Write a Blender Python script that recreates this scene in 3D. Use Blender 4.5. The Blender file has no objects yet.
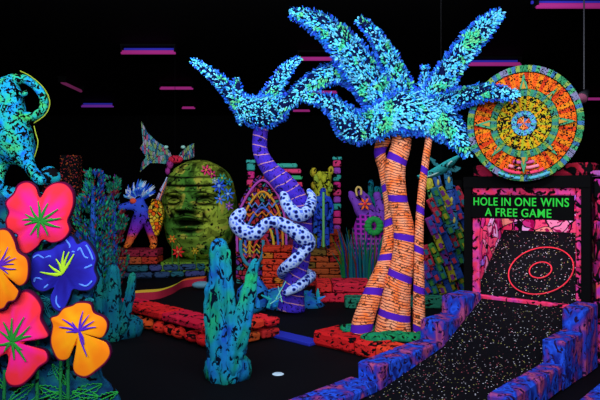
import bpy, bmesh, math, random
from mathutils import Vector, Matrix, noise as mn
R = random.Random(7)
S = bpy.context.scene
COL = S.collection
F, CX, HY, EH = 620.0, 300.0, 190.0, 1.7      # focal length in px, image centre, horizon row, eye height
PI = math.pi

# ------------------------------------------------------------------ camera, world, lights, exposure
cd = bpy.data.cameras.new('camera'); cam = bpy.data.objects.new('camera', cd); COL.objects.link(cam)
cam.location = (0, 0, EH); cam.rotation_euler = (PI/2, 0, 0)
cd.sensor_width = 36; cd.lens = F/600*36; cd.shift_y = -10/600
cd.clip_start = .05; cd.clip_end = 100
S.camera = cam
w = bpy.data.worlds.new('world'); S.world = w; w.use_nodes = True
w.node_tree.nodes['Background'].inputs[0].default_value = (.3, .3, .6, 1)
w.node_tree.nodes['Background'].inputs[1].default_value = .0
S.view_settings.view_transform = 'Standard'; S.view_settings.look = 'None'
S.view_settings.gamma = 1; S.view_settings.use_curve_mapping = False
S.view_settings.exposure = -0.75

def area(name, loc, target, sx, sy, power, col=(.86, .9, 1)):
    l = bpy.data.lights.new(name, 'AREA'); l.shape = 'RECTANGLE'; l.size = sx; l.size_y = sy
    l.energy = power; l.color = col
    o = bpy.data.objects.new(name, l); COL.objects.link(o); o.location = loc
    o.rotation_euler = (Vector(target)-Vector(loc)).to_track_quat('-Z', 'Y').to_euler()
    return o
area('blacklight_standin_front', (-.5, -.7, 3.2), (0, 6, 1.2), 6, .8, 620)  # near-white lamps out of view, all three standing in for the blacklights
area('blacklight_standin_mid', (0, 3.2, 4.3), (.3, 8.5, 1.2), 7, .7, 380)
area('blacklight_standin_rear', (-.6, 7.6, 4.4), (-.6, 12.5, 1.0), 8, .6, 270)

# ------------------------------------------------------------------ helpers
def P(px, py, Y): return Vector(((px-CX)/F*Y, Y, EH-(py-HY)/F*Y))
def G(px, py, z=0.):
    Y = F*(EH-z)/(py-HY); return Vector(((px-CX)/F*Y, Y, z))
WL = {}
def wloc(o):
    return WL.get(o.name, Vector((0, 0, 0)))
def tag(o, label=None, cat=None, group=None, kind=None):
    if label: o['label'] = label
    if cat: o['category'] = cat
    if group: o['group'] = group
    if kind: o['kind'] = kind
    return o
def thing(name, label, cat, loc, group=None):
    o = bpy.data.objects.new(name, None); COL.objects.link(o); o.location = loc
    o.empty_display_size = .1
    WL[o.name] = Vector(loc)
    return tag(o, label, cat, group)
def catmull(pts, n, closed=False):
    out = []; m = len(pts)
    segs = m if closed else m-1
    for i in range(segs):
        if closed: a, b, c, d = (pts[(i-1) % m], pts[i], pts[(i+1) % m], pts[(i+2) % m])
        else: a, b, c, d = (pts[max(i-1, 0)], pts[i], pts[i+1], pts[min(i+2, m-1)])
        for k in range(n):
            t = k/n
            out.append(tuple(.5*(2*b[j]+(c[j]-a[j])*t+(2*a[j]-5*b[j]+4*c[j]-d[j])*t*t+(3*b[j]-a[j]-3*c[j]+d[j])*t**3) for j in range(len(b))))
    if not closed: out.append(tuple(pts[-1]))
    return out
WHITE = (1, 1, 1)
class MB:
    def __init__(s): s.v = []; s.f = []; s.c = []; s.uv = []; s.vc = {}
    def add(s, vs, fs, col=WHITE, uvs=None):
        n = len(s.v); s.v += [Vector(v) for v in vs]
        for i, f in enumerate(fs):
            s.f.append([n+k for k in f])
            s.c.append(col[i] if isinstance(col, list) else col)
            s.uv.append(uvs[i] if uvs else None)
        return n
    def box(s, c, sz, rz=0, col=WHITE, rx=0, ry=0, ch=0.):
        a, b, d = sz[0]/2, sz[1]/2, sz[2]/2
        M = Matrix.Translation(Vector(c)) @ Matrix.Rotation(rz, 4, 'Z') @ Matrix.Rotation(ry, 4, 'Y') @ Matrix.Rotation(rx, 4, 'X')
        if ch <= 0:
            vs = [M @ Vector((x*a, y*b, z*d)) for x in (-1, 1) for y in (-1, 1) for z in (-1, 1)]
            s.add(vs, [(0, 1, 3, 2), (4, 6, 7, 5), (0, 4, 5, 1), (2, 3, 7, 6), (0, 2, 6, 4), (1, 5, 7, 3)], col)
            return
        bm = bmesh.new()
        for x in (-1, 1):
            for y in (-1, 1):
                for z in (-1, 1):
                    j = lambda: ch*(.6+.8*R.random())
                    bm.verts.new((x*(a-j()), y*b, z*d-z*j())); bm.verts.new((x*a, y*(b-j()), z*(d-j()))); bm.verts.new((x*(a-j()), y*(b-j()), z*d))
        bmesh.ops.convex_hull(bm, input=bm.verts[:])
        bm.verts.ensure_lookup_table(); bm.verts.index_update()
        s.add([M @ v.co for v in bm.verts], [[v.index for v in f.verts] for f in bm.faces], col); bm.free()
    def tube(s, pts, rad, n=12, col=WHITE, cap=True, flat=1., rib=0, ribn=8, lump=0., lumps=5., endround=False):
        pts = [Vector(p) for p in pts]; m = len(pts)
        if not hasattr(rad, '__len__'): rad = [rad]*m
        if endround:
            t0 = (pts[0]-pts[1]).normalized(); t1 = (pts[-1]-pts[-2]).normalized()
            pts = [pts[0]+t0*rad[0]*.95, pts[0]+t0*rad[0]*.65]+pts+[pts[-1]+t1*rad[-1]*.65, pts[-1]+t1*rad[-1]*.95]
            rad = [rad[0]*.25, rad[0]*.72]+list(rad)+[rad[-1]*.72, rad[-1]*.25]; m = len(pts)
        L = [0.]
        for i in range(1, m): L.append(L[-1]+(pts[i]-pts[i-1]).length)
        up = None; vs = []
        for i in range(m):
            t = (pts[min(i+1, m-1)]-pts[max(i-1, 0)]).normalized()
            if up is None:
                up = Vector((0, -1, 0)) if abs(t.y) < .9 else Vector((0, 0, 1))
            a = (up-t*up.dot(t)).normalized(); b = t.cross(a); up = a
            for k in range(n):
                th = 2*PI*k/n
                r = rad[i]*(1+rib*math.cos(ribn*th))
                q = pts[i]+a*math.cos(th)*r*flat+b*math.sin(th)*r
                if lump: q = q+(q-pts[i]).normalized()*mn.noise(q*lumps)*lump
                vs.append(q)
        fs = []; uvs = []; tot = max(L[-1], 1e-6)
        for i in range(m-1):
            for k in range(n):
                k2 = (k+1) % n
                fs.append((i*n+k, i*n+k2, (i+1)*n+k2, (i+1)*n+k))
                uvs.append([(k/n, L[i]), ((k+1)/n, L[i]), ((k+1)/n, L[i+1]), (k/n, L[i+1])])
        if cap:
            fs.append(tuple(range(n-1, -1, -1))); uvs.append([(0, 0)]*n)
            fs.append(tuple(range((m-1)*n, m*n))); uvs.append([(0, tot)]*n)
        s.add(vs, fs, col, uvs)
    def ball(s, c, r, nu=14, nv=9, col=WHITE, lump=0., lumps=4., M=None):
        r = r if hasattr(r, '__len__') else (r, r, r); c = Vector(c)
        vs = []; fs = []
        def put(d):
            q = Vector((d.x*r[0], d.y*r[1], d.z*r[2]))
            if lump: q = q*(1+lump*mn.noise((c+q)*lumps))
            if M: q = M @ q
            vs.append(c+q)
        put(Vector((0, 0, -1)))
        for j in range(1, nv):
            ph = -PI/2+PI*j/nv
            for k in range(nu):
                th = 2*PI*k/nu; put(Vector((math.cos(ph)*math.cos(th), math.cos(ph)*math.sin(th), math.sin(ph))))
        put(Vector((0, 0, 1)))
        for k in range(nu):
            fs.append((0, 1+(k+1) % nu, 1+k))
            for j in range(nv-2):
                a = 1+j*nu; fs.append((a+k, a+(k+1) % nu, a+nu+(k+1) % nu, a+nu+k))
            a = 1+(nv-2)*nu; fs.append((a+k, a+(k+1) % nu, len(vs)-1))
        s.add(vs, fs, col)
    def prism(s, front, back_off, col=WHITE, side=None):
        """outline (3D points, any order) given thickness by the vector back_off"""
        n = len(front); fr = [Vector(p) for p in front]; bk = [p+Vector(back_off) for p in fr]
        s.add(fr+bk, [tuple(range(n)), tuple(range(2*n-1, n-1, -1))]+[(i, n+i, n+(i+1) % n, (i+1) % n) for i in range(n)],
              [col, side or col]+[side or col]*n)
    def build(s, name, mat, parent=None, smooth=False):
        off = wloc(parent) if parent else Vector((0, 0, 0))
        me = bpy.data.meshes.new(name); me.from_pydata([tuple(v-off) for v in s.v], [], s.f)
        ca = me.color_attributes.new('Col', 'FLOAT_COLOR', 'CORNER'); uv = me.uv_layers.new(name='UVMap')
        li = 0
        for fi, f in enumerate(s.f):
            for k in range(len(f)):
                vc = s.vc.get(f[k]); c = vc if vc else s.c[fi]
                ca.data[li].color = (c[0], c[1], c[2], 1)
                if s.uv[fi]: uv.data[li].uv = s.uv[fi][k]
                li += 1
        me.validate()
        bm = bmesh.new(); bm.from_mesh(me); bmesh.ops.recalc_face_normals(bm, faces=bm.faces[:]); bm.to_mesh(me); bm.free()
        if smooth:
            for p in me.polygons: p.use_smooth = True
        me.materials.append(mat)
        o = bpy.data.objects.new(name, me); COL.objects.link(o)
        if parent: o.parent = parent
        WL[o.name] = off
        return o
def skin_mesh(name, pts, edges, rad, mat, parent, sub=2, root=0):
    """one continuous body grown round a skeleton of joints (world coordinates)"""
    off = wloc(parent)
    me = bpy.data.meshes.new('skeleton'); me.from_pydata([tuple(Vector(p)-off) for p in pts], edges, [])
    o = bpy.data.objects.new('skeleton', me); COL.objects.link(o)
    o.modifiers.new('s', 'SKIN')
    sv = me.skin_vertices[0].data if me.skin_vertices else None
    if sv is None:
        me.attributes; 
    for i, r in enumerate(rad):
        rr = r if hasattr(r, '__len__') else (r, r)
        me.skin_vertices[0].data[i].radius = rr; me.skin_vertices[0].data[i].use_root = (i == root)
    ss = o.modifiers.new('u', 'SUBSURF'); ss.levels = sub; ss.render_levels = sub
    dg = bpy.context.evaluated_depsgraph_get(); dg.update()
    m2 = bpy.data.meshes.new_from_object(o.evaluated_get(dg))
    bpy.data.objects.remove(o); bpy.data.meshes.remove(me)
    m2.name = name; m2.materials.clear(); m2.materials.append(mat)
    for p in m2.polygons: p.use_smooth = True
    r = bpy.data.objects.new(name, m2); COL.objects.link(r); r.parent = parent; WL[r.name] = off
    return r

# ------------------------------------------------------------------ materials
BLK = (.002, .002, .003)
class NT:
    def __init__(s, name, rough=.8, spec=.06):
        s.m = bpy.data.materials.new(name); s.m.use_nodes = True; s.t = s.m.node_tree
        s.b = s.t.nodes['Principled BSDF']; s.b.inputs['Roughness'].default_value = rough
        s.b.inputs['Specular IOR Level'].default_value = spec
    def n(s, typ, ins=None, **pr):
        x = s.t.nodes.new(typ)
        for k, v in pr.items(): setattr(x, k, v)
        for k, v in (ins or {}).items():
            i = x.inputs[k]
            if hasattr(v, 'links'): s.t.links.new(v, i)
            else:
                if hasattr(v, '__len__') and len(v) == 3 and i.type == 'RGBA': v = (*v, 1)
                i.default_value = v
        return x
    def coord(s, kind='Object'): return s.n('ShaderNodeTexCoord').outputs[kind]
    def mp(s, vec, scale): return s.n('ShaderNodeMapping', {'Vector': vec, 'Scale': scale if hasattr(scale, '__len__') else (scale,)*3}).outputs[0]
    def noise(s, vec, scale, detail=2., dist=0.):
        return s.n('ShaderNodeTexNoise', {'Vector': vec, 'Scale': scale, 'Detail': detail, 'Distortion': dist})
    def math(s, op, a, b=0., c=0.):
        return s.n('ShaderNodeMath', {0: a, 1: b, 2: c}, operation=op).outputs[0]
    def mix(s, fac, a, b):
        x = s.n('ShaderNodeMix', data_type='RGBA')
        for i, v in ((0, fac), (6, a), (7, b)):
            if hasattr(v, 'links'): s.t.links.new(v, x.inputs[i])
            else: x.inputs[i].default_value = (*v, 1) if hasattr(v, '__len__') else v
        return x.outputs[2]
    def ramp(s, fac, stops, interp='LINEAR'):
        x = s.n('ShaderNodeValToRGB', {0: fac}); cr = x.color_ramp; cr.interpolation = interp
        while len(cr.elements) < len(stops): cr.elements.new(.5)
        for e, (p, c) in zip(cr.elements, stops): e.position = p; e.color = (*c, 1)
        return x.outputs[0]
    def steps(s, fac, pal, interp='CONSTANT'): return s.ramp(fac, [(i/len(pal), c) for i, c in enumerate(pal)], interp)
    def warp(s, vec, amt, scale):
        nz = s.noise(vec, scale).outputs['Color']
        d = s.n('ShaderNodeVectorMath', {0: nz, 1: (.5, .5, .5)}, operation='SUBTRACT').outputs[0]
        d = s.n('ShaderNodeVectorMath', {0: d, 'Scale': amt}, operation='SCALE').outputs[0]
        return s.n('ShaderNodeVectorMath', {0: vec, 1: d}, operation='ADD').outputs[0]
    def out(s, col, bump=None, bs=.3, bd=.02):
        if hasattr(col, 'links'): s.t.links.new(col, s.b.inputs['Base Color'])
        else: s.b.inputs['Base Color'].default_value = (*col, 1)
        if bump is not None:
            s.t.links.new(s.n('ShaderNodeBump', {'Height': bump, 'Strength': bs, 'Distance': bd}).outputs[0], s.b.inputs['Normal'])
        return s.m
def m_plain(name, col, rough=.8, spec=.06): return NT(name, rough, spec).out(col)
def m_cells(name, pal, scale, line=.06, stretch=(1, 1, 1), warp=.0, attr=False, speck=None, line_col=BLK):
    t = NT(name); v = t.coord()
    if warp: v = t.warp(v, warp, scale*.4)
    v = t.mp(v, tuple(scale*a for a in stretch))
    vo = t.n('ShaderNodeTexVoronoi', {'Vector': v, 'Scale': 1.})
    ed = t.n('ShaderNodeTexVoronoi', {'Vector': v, 'Scale': 1.}, feature='DISTANCE_TO_EDGE').outputs['Distance']
    sep = t.n('ShaderNodeSeparateColor', {0: vo.outputs['Color']}).outputs[0]
    if attr:
        base = t.n('ShaderNodeAttribute', attribute_name='Col').outputs['Color']
        base = t.mix(t.math('MULTIPLY', sep, .5), base, t.mix(.5, base, pal[0]))
    else: base = t.steps(sep, pal)
    if speck:
        nz = t.noise(v, speck[0], 3).outputs[0]
        base = t.mix(t.math('GREATER_THAN', nz, speck[1]), base, speck[2])
    return t.out(t.mix(t.math('LESS_THAN', ed, line), base, line_col), ed, .3, .02)
def m_blotch(name, pal, scale, dscale=None, dthr=.58, detail=3., dist=.6, attr=False, stretch=(1, 1, 1), bump=.4, dark=BLK):
    """two or three paints run into each other, black worked into the hollows"""
    t = NT(name); v = t.mp(t.coord(), stretch)
    if attr: base = t.n('ShaderNodeAttribute', attribute_name='Col').outputs['Color']
    else:
        nz = t.noise(v, scale, 2., .3).outputs[0]
        nz = t.n('ShaderNodeMapRange', {0: nz, 1: .3, 2: .7}).outputs[0]
        base = t.ramp(nz, [(i/(len(pal)-1), c) for i, c in enumerate(pal)])
    d = t.noise(v, dscale or scale*2.5, detail, dist).outputs[0]
    f = t.n('ShaderNodeMapRange', {0: d, 1: dthr, 2: dthr+.035}).outputs[0]
    return t.out(t.mix(f, base, dark), t.math('MULTIPLY', d, -1.), bump, .02)
def m_trunk(name, pal, band, nring, nband, bw, ringcol, ringw=.22, tilt=.05, phase=0.):
    t = NT(name); uv = t.coord('UV'); sx = t.n('ShaderNodeSeparateXYZ', {0: uv}); u, v = sx.outputs[0], sx.outputs[1]
    ob = t.coord(); nz = t.noise(ob, 5., 2.).outputs[0]
    a = t.math('MULTIPLY', t.math('SINE', t.math('MULTIPLY', u, 2*PI)), tilt)
    vv = t.math('ADD', v, a)
    wob = t.math('ADD', vv, t.math('MULTIPLY', t.math('SUBTRACT', nz, .5), .06))
    ring = t.math('FRACT', t.math('MULTIPLY', wob, nring))
    base = t.ramp(t.noise(ob, 9., 3.).outputs[0], [(.35, pal[0]), (.5, pal[1]), (.65, pal[2])])
    col = t.mix(t.math('LESS_THAN', ring, ringw), base, ringcol)
    sp = t.noise(ob, 22., 3., 1.).outputs[0]
    col = t.mix(t.math('GREATER_THAN', sp, .6), col, tuple(c*.12 for c in pal[1]))
    if nband:
        bd = t.math('FRACT', t.math('ADD', t.math('MULTIPLY', vv, nband), phase))
        col = t.mix(t.math('LESS_THAN', bd, bw), col, band)
    return t.out(col, ring, .35, .02)
def m_specks(name, base, scale=30, thr=.12, amt=.5, pal=((.9, .9, .9), (.9, .2, .3), (.8, .75, .2), (.3, .4, .9))):
    t = NT(name); v = t.mp(t.coord(), scale)
    vo = t.n('ShaderNodeTexVoronoi', {'Vector': v, 'Scale': 1.})
    sc = t.n('ShaderNodeSeparateColor', {0: vo.outputs['Color']})
    m = t.math('MULTIPLY', t.math('LESS_THAN', vo.outputs['Distance'], thr), t.math('LESS_THAN', sc.outputs[1], amt))
    return t.out(t.mix(m, base, t.steps(sc.outputs[0], pal)))
def m_attr(name, dark=None, rough=.8):
    t = NT(name, rough); c = t.n('ShaderNodeAttribute', attribute_name='Col').outputs['Color']
    if dark:
        d = t.noise(t.coord(), dark[0], 3., .8).outputs[0]
        c = t.mix(t.n('ShaderNodeMapRange', {0: d, 1: dark[1], 2: dark[1]+.05}).outputs[0], c, tuple(x for x in BLK))
    return t.out(c)
def m_emit(name, col, power):
    t = NT(name); t.b.inputs['Emission Color'].default_value = (*col, 1); t.b.inputs['Emission Strength'].default_value = power
    return t.out(tuple(c*.3 for c in col))

CY, BL, GR, PK, RD, OR, YE, PU, WH, TE = ((.08, .62, .95), (.02, .10, .9), (.08, .75, .2), (1, .05, .42), (.9, .05, .05),
    (1, .25, .03), (.85, .8, .05), (.22, .05, .75), (.85, .9, 1), (.03, .55, .5))
MAT = dict(
    black=m_plain('matt_black_paint', (.0018, .0018, .0022)),
    floor=m_specks('black_carpet', (.0022, .0024, .004), 26, .07, .12, ((.03, .03, .04),)*2),
    carpet=m_specks('speckled_black_carpet', (.003, .003, .005), 42, .22, .6, ((.45, .45, .5), (.5, .12, .16), (.4, .4, .12), (.7, .7, .8))),
    attr=m_attr('painted_surface'),
    leafy=m_attr('painted_leaves'),
    mottled=m_attr('mottled_paint', (18, .56)),
    red=m_blotch('red_painted_stone', [(.75, .02, .02), (.95, .08, .05), (.85, .03, .12)], 3, 8, .57),
    redattr=m_blotch('painted_stone', [RD]*2, 3, 17, .55, detail=5, attr=True, dist=1., stretch=(.7, .7, 1.4)),
    kerb=m_blotch('blue_and_violet_painted_stone', [(.008, .02, .25), (.02, .1, .8), (.012, .04, .42), (.12, .03, .28), (.4, .07, .18), (.18, .03, .2)], 7, 14, .555, detail=5, dist=1.8, stretch=(1, 1, .7), dark=(.015, .005, .05)),
    teal=m_blotch('teal_green_painted_cactus', [(.008, .08, .42), (.008, .22, .45), (.008, .25, .22), (.015, .42, .14)], 5, 20, .55, detail=4, dist=1.2, stretch=(1, 1, .6), dark=(.001, .006, .02)),
    tealdim=m_blotch('teal_painted_cactus', [(.005, .08, .2), (.005, .16, .22), (.01, .2, .13)], 6, 20, .54, detail=4, dist=1., stretch=(1, 1, .6), dark=(.001, .005, .015)),
    lizard=m_blotch('teal_and_blue_scales', [(.01, .1, .65), (.01, .35, .65), (.02, .45, .3), (.06, .5, .12)], 8, 30, .505, detail=4, dist=1.),
    snake=None, sea=m_blotch('deep_blue_island', [(.01, .05, .45), (.02, .2, .6), (.01, .3, .35)], 5, 12, .56),
)
def mk_snake():
    t = NT('blue_white_spotted_skin'); v = t.mp(t.coord(), 15)
    d = t.n('ShaderNodeTexVoronoi', {'Vector': v, 'Scale': 1., 'Randomness': .8}).outputs['Distance']
    return t.out(t.ramp(d, [(0, (.004, .006, .05)), (.32, (.005, .01, .12)), (.40, (.06, .13, .8)), (.5, (.42, .6, 1)), (.68, (.5, .68, 1)), (.8, (.1, .2, .9))]))
MAT['snake'] = mk_snake()

# ------------------------------------------------------------------ setting: black hall
def struct(name, mb, mat):
    o = mb.build(name, mat); o['kind'] = 'structure'; return o
CZ = 4.7
b = MB(); b.box((0, 11, -.1), (26, 28, .2)); struct('floor', b, MAT['floor'])
b = MB(); b.box((0, 11, CZ+.1), (26, 28, .2)); struct('ceiling', b, MAT['black'])
b = MB(); b.box((0, 25.1, CZ/2), (26, .2, CZ)); struct('wall_back', b, MAT['black'])
b = MB(); b.box((0, -3.1, CZ/2), (26, .2, CZ)); struct('wall_front', b, MAT['black'])
b = MB(); b.box((-13.1, 11, CZ/2), (.2, 28, CZ)); struct('wall_left', b, MAT['black'])
b = MB(); b.box((13.1, 11, CZ/2), (.2, 28, CZ)); struct('wall_right', b, MAT['black'])

# blacklight tubes on the ceiling
housing = NT('violet_lit_reflector').out((.12, .05, .8))
tubem = m_emit('blacklight_tube', (.62, .04, .36), .6); tubeb = m_emit('blacklight_tube_violet', (.30, .05, .62), .5); tubed = m_emit('dim_blacklight_tube', (.25, .03, .14), .6); reflm = m_emit('blue_reflector_glow', (.05, .05, .8), .45)  # reflm: emission put in for the blue-lit reflector, not a tube
def fixture(x0, x1, py, label, mat=tubem, two=True, py1=None):
    Yc = F*(CZ-.1-EH)/(HY-py); a = P(x0, py, Yc); c = P(x1, py1 or py, F*(CZ-.1-EH)/(HY-(py1 or py))); mid = (a+c)/2; mid.z = CZ; tilt = math.atan2(c.y-a.y, c.x-a.x)
    L = (c-a).length
    t = thing('blacklight_fixture', label, 'ceiling light', (mid.x, mid.y, CZ), 'blacklight tubes on the ceiling')
    rot = lambda v: Matrix.Rotation(tilt, 3, 'Z') @ v
    h = MB(); h.box(mid+Vector((0, 0, -.02)), (L*1.02, .24, .04), rz=tilt); h.build('housing', MAT['black'], t)
    for s_, m_, nm in ((-.055, mat, 'tube'), (.07, reflm, 'tube')) if two else ((0, mat, 'tube'),):  # second strip is the lit reflector, built as a glowing tube
        g = MB(); r = .042 if s_ <= 0 else .026
        off = 0 if s_ <= 0 else -L*.03
        g.tube([mid+rot(Vector((-L/2+off, s_, -.07-(.09 if s_ <= 0 else 0)))), mid+rot(Vector((L/2+off, s_, -.07-(.09 if s_ <= 0 else 0))))], r, 10)
        g.build(nm, m_, t, True)
    for sx in (-1, 1): e = MB(); e.box(mid+rot(Vector((sx*L*.49, 0, -.06))), (.03, .2, .2), rz=tilt); e.build('tube_socket', MAT['black'], t)
fixture(122, 176, 50, 'long blacklight tube with glowing blue reflector high left, the brightest left of the palms')
fixture(82, 114, 104.5, 'violet blacklight tube above the leafy shrubs at left', tubeb)
fixture(160, 193, 86, 'pink blacklight tube nearest the tip of the left palm frond', two=False)
fixture(182, 195, 106, 'short dim blacklight tube low between the shrubs and left palm', two=False)
fixture(298, 342, 56, 'pink blacklight tube behind the upper frond between both palms', two=False)
fixture(312, 337, 90, 'pink blacklight tube seen between two palm fronds', two=False)
fixture(293, 310, 109, 'small dim blacklight tube just right of the left palm crown', two=False)
fixture(468, 520, 62, 'blacklight tube with glowing blue reflector just above the carved sun disc')
fixture(535, 606, 3, 'blacklight tube in the top right corner of the room')
fixture(583, 612, 97, 'dim blacklight tube at the right edge beside the spotlight', two=False)
fixture(62, 81, 80, 'short slanting dim pink tube left of all the others', tubed, two=False, py1=89)
# spotlight at right
c = P(584, 96, 9.5)
t = thing('spotlight', 'small dark spotlight hanging on a rod right of the carved sun disc', 'spotlight', (c.x, c.y, CZ))
m = m_plain('dull_grey_metal', (.03, .03, .04), .4, .3)
b = MB(); b.tube([Vector((c.x, c.y, CZ)), Vector((c.x, c.y, c.z+.1))], .012, 8); b.build('hanging_rod', m, t)
b = MB(); b.tube([c+Vector((.08, .06, .07)), c+Vector((-.02, -.02, 0)), c+Vector((-.08, -.1, -.05))], [.05, .075, .09], 14); b.build('lamp_housing', m, t, True)
b = MB(); b.tube([c+Vector((-.075, -.095, -.045)), c+Vector((-.085, -.107, -.055))], [.08, .08], 14); b.build('lens', m_plain('dull_pink_lens', (.3, .08, .15)), t, True)

# ------------------------------------------------------------------ the lane and the jackpot target (axis d runs up the lane, p across it)
D = Vector((.655, .755, 0)).normalized(); Q = Vector((D.y, -D.x, 0))
L0 = Vector((.67, 5.2, 0))
def LP(t, s, z): v = L0+D*t+Q*s; v.z = z; return v
def lane_z(t): return .004 if t < -.1 else (.004+(t+.1)*.142 if t < 1.1 else .175+(t-1.1)*.41)
LWID = .97
b = MB(); ts = [-1.9, -.6, -.1, .3, .7, 1.1, 1.5, 1.97]
for i in range(len(ts)-1):
    a, c = ts[i], ts[i+1]
    vs = [LP(a, 0, lane_z(a)), LP(a, LWID, lane_z(a)), LP(c, LWID, lane_z(c)), LP(c, 0, lane_z(c)),
          LP(a, 0, 0), LP(a, LWID, 0), LP(c, LWID, 0), LP(c, 0, 0)]
    b.add(vs, [(0, 1, 2, 3), (0, 3, 7, 4), (1, 5, 6, 2), (2, 6, 7, 3), (0, 4, 5, 1)])
tag(b.build('putting_ramp', MAT['carpet']), 'speckled black carpet ramp rising to the ring target', 'ramp')
def kerb(side, label, blocks):
    s0 = -.235 if side < 0 else LWID
    base = LP(blocks[0][0], s0, 0)
    t = thing('stepped_kerb', label, 'kerb', base)
    for (a, c, z, ex) in blocks:
        m_ = MB(); w_ = .235+ex
        sc = s0+w_/2 if side > 0 else s0+.235-w_/2
        cen = LP((a+c)/2, sc, z/2)
        m_.box(cen, (w_, c-a-.004, z), rz=math.atan2(Q.y, Q.x), ch=.018)
        m_.build('stone_block', MAT['kerb'], t)
    return t
kerb(-1, 'blue and violet stepped stone kerb left of the speckled ramp', [(-1.0, -.02, .09, .06), (0, .55, .224, .0), (.55, 1.1, .23, 0), (1.1, 1.54, .416, .02), (1.54, 1.96, .6, .02)])
kerb(1, 'blue and violet stepped stone kerb right of the speckled ramp', [(-.07, .5, .224, 0), (.5, 1.05, .222, 0), (1.05, 1.56, .416, 0), (1.56, 1.96, .62, .0)][:0]+[(-.07, .5, .224, -.06), (.5, 1.05, .222, -.06), (1.05, 1.56, .416, -.05), (1.56, 1.96, .62, -.03)])

W0 = LP(2.0, 0, 0)         # front plane of the target box, s=0 at lane's left side
def WP(s, e, z): v = W0+Q*s+D*e; v.z = z; return v
RZ = math.atan2(Q.y, Q.x)
t = thing('target_cabinet', 'black framed target box with red stone lining and ringed speckled slope', 'target box', WP(.5, .4, 0))
SL, SR, ZT, ZB = -.20, 1.07, 1.735, .5
pinkst = m_blotch('saturated_pink_stone', [(.5, .02, .12), (.9, .04, .12), (.8, .06, .3), (.45, .03, .3)], 8, 13, .545, dist=1.2)  # the stone's own saturated pink paint
backst = m_cells('pale_pink_stone', [(.9, .3, .5), (.85, .5, .85), (.9, .08, .2), (.35, .15, .8), (.95, .4, .3), (.9, .05, .15), (.6, .03, .25)], 7, .045, (1, 1, 1), .3, speck=(2.2, .56, (.35, .0, .08)))
b = MB()
for s_ in (SL+.02, SR-.02): b.box(WP(s_, .03, (ZT+.06)/2), (.085, .06, ZT+.06), rz=RZ)
b.box(WP((SL+SR)/2, .03, ZT+.05), (SR-SL+.05, .08, .12), rz=RZ)
b.build('frame', MAT['black'], t)
b = MB()
for s_ in (SL+.10, SR-.085): b.box(WP(s_, .055, (ZT+ZB)/2), (.075, .05, ZT-ZB), rz=RZ, ch=.008)
b.box(WP((SL+SR)/2, .055, ZT-.045), (SR-SL-.26, .05, .085), rz=RZ, ch=.008)
b.box(WP((SL+SR)/2, .045, ZB+.03), (SR-SL-.12, .07, .055), rz=RZ, ch=.008)
b.build('stone_surround', pinkst, t)
b = MB(); b.box(WP((SL+SR)/2, .92, .95), (SR-SL-.13, .05, 1.62), rz=RZ); b.build('back_panel', backst, t)
b = MB(); b.box(WP(SL+.045, .48, .95), (.03, .86, 1.62), rz=RZ); b.box(WP(SR-.045, .48, .95), (.03, .86, 1.62), rz=RZ)
b.build('side_panel', backst, t)
b = MB(); b.box(WP((SL+SR)/2, .2, ZT+.05), (SR-SL-.04, .3, .04), rz=RZ); b.build('roof', MAT['black'], t)
b = MB(); z0, z1 = ZB+.06, 1.225
b.add([WP(SL+.06, .1, z0), WP(SR-.06, .1, z0), WP(SR-.06, .9, z1), WP(SL+.06, .9, z1), WP(SL+.06, .1, .3), WP(SR-.06, .1, .3), WP(SR-.06, .9, .3), WP(SL+.06, .9, .3)],
      [(0, 1, 2, 3), (0, 4, 5, 1), (1, 5, 6, 2), (2, 6, 7, 3), (3, 7, 4, 0), (4, 7, 6, 5)])
slope = b.build('carpet_slope', MAT['carpet'], t)
ringm = m_plain('red_ring_paint', (.85, .04, .07))
def slope_pt(s_, u, h=.0):
    e = .1+.8*u; return WP(s_, e, z0+(z1-z0)*u+h)
for (rs, ru, tr) in ((.335, .34, .007), (.115, .115, .007)):
    g = MB(); pts = [slope_pt(.47+rs*math.cos(a)*1., .38+ru*math.sin(a), .022) for a in [2*PI*k/48 for k in range(49)]]
    g.tube(pts, tr, 8, cap=False); o = g.build('target_ring', ringm, slope, True)
# sign
bl = area('box_lamp', WP(.42, .16, 1.70), WP(.42, .75, 1.25), .95, .05, 14, (1, .85, 1)); bl.rotation_euler.z = RZ
sgn = thing('lettered_sign', 'black sign with green capital letters hanging in the target box', 'sign', WP(.465, .07, 1.6))
b = MB(); b.box(WP(.405, .002, 1.522), (1.075, .028, .25), rz=RZ, ch=.004); pn = b.build('sign_panel', MAT['black'], sgn)
green = m_emit('green_letters', (.04, .85, .08), .75)
def text(txt, s_, z, size, name, parent, wide=1.3):
    cu = bpy.data.curves.new(name, 'FONT'); cu.body = txt; cu.size = size; cu.extrude = .004; cu.align_x = 'CENTER'; cu.offset = .0008; cu.space_character = 1.08
    o = bpy.data.objects.new(name, cu); COL.objects.link(o)
    dg = bpy.context.evaluated_depsgraph_get(); dg.update()
    me = bpy.data.meshes.new_from_object(o.evaluated_get(dg)); bpy.data.objects.remove(o)
    M = Matrix.Translation(WP(s_, -.016, z)-wloc(parent)) @ Matrix.Rotation(RZ, 4, 'Z') @ Matrix.Rotation(PI/2, 4, 'X') @ Matrix.Diagonal((wide, 1, 1, 1))
    me.transform(M); me.materials.clear(); me.materials.append(green); me.name = name
    r = bpy.data.objects.new(name, me); COL.objects.link(r); r.parent = parent; WL[r.name] = wloc(parent)
    return r
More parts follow.
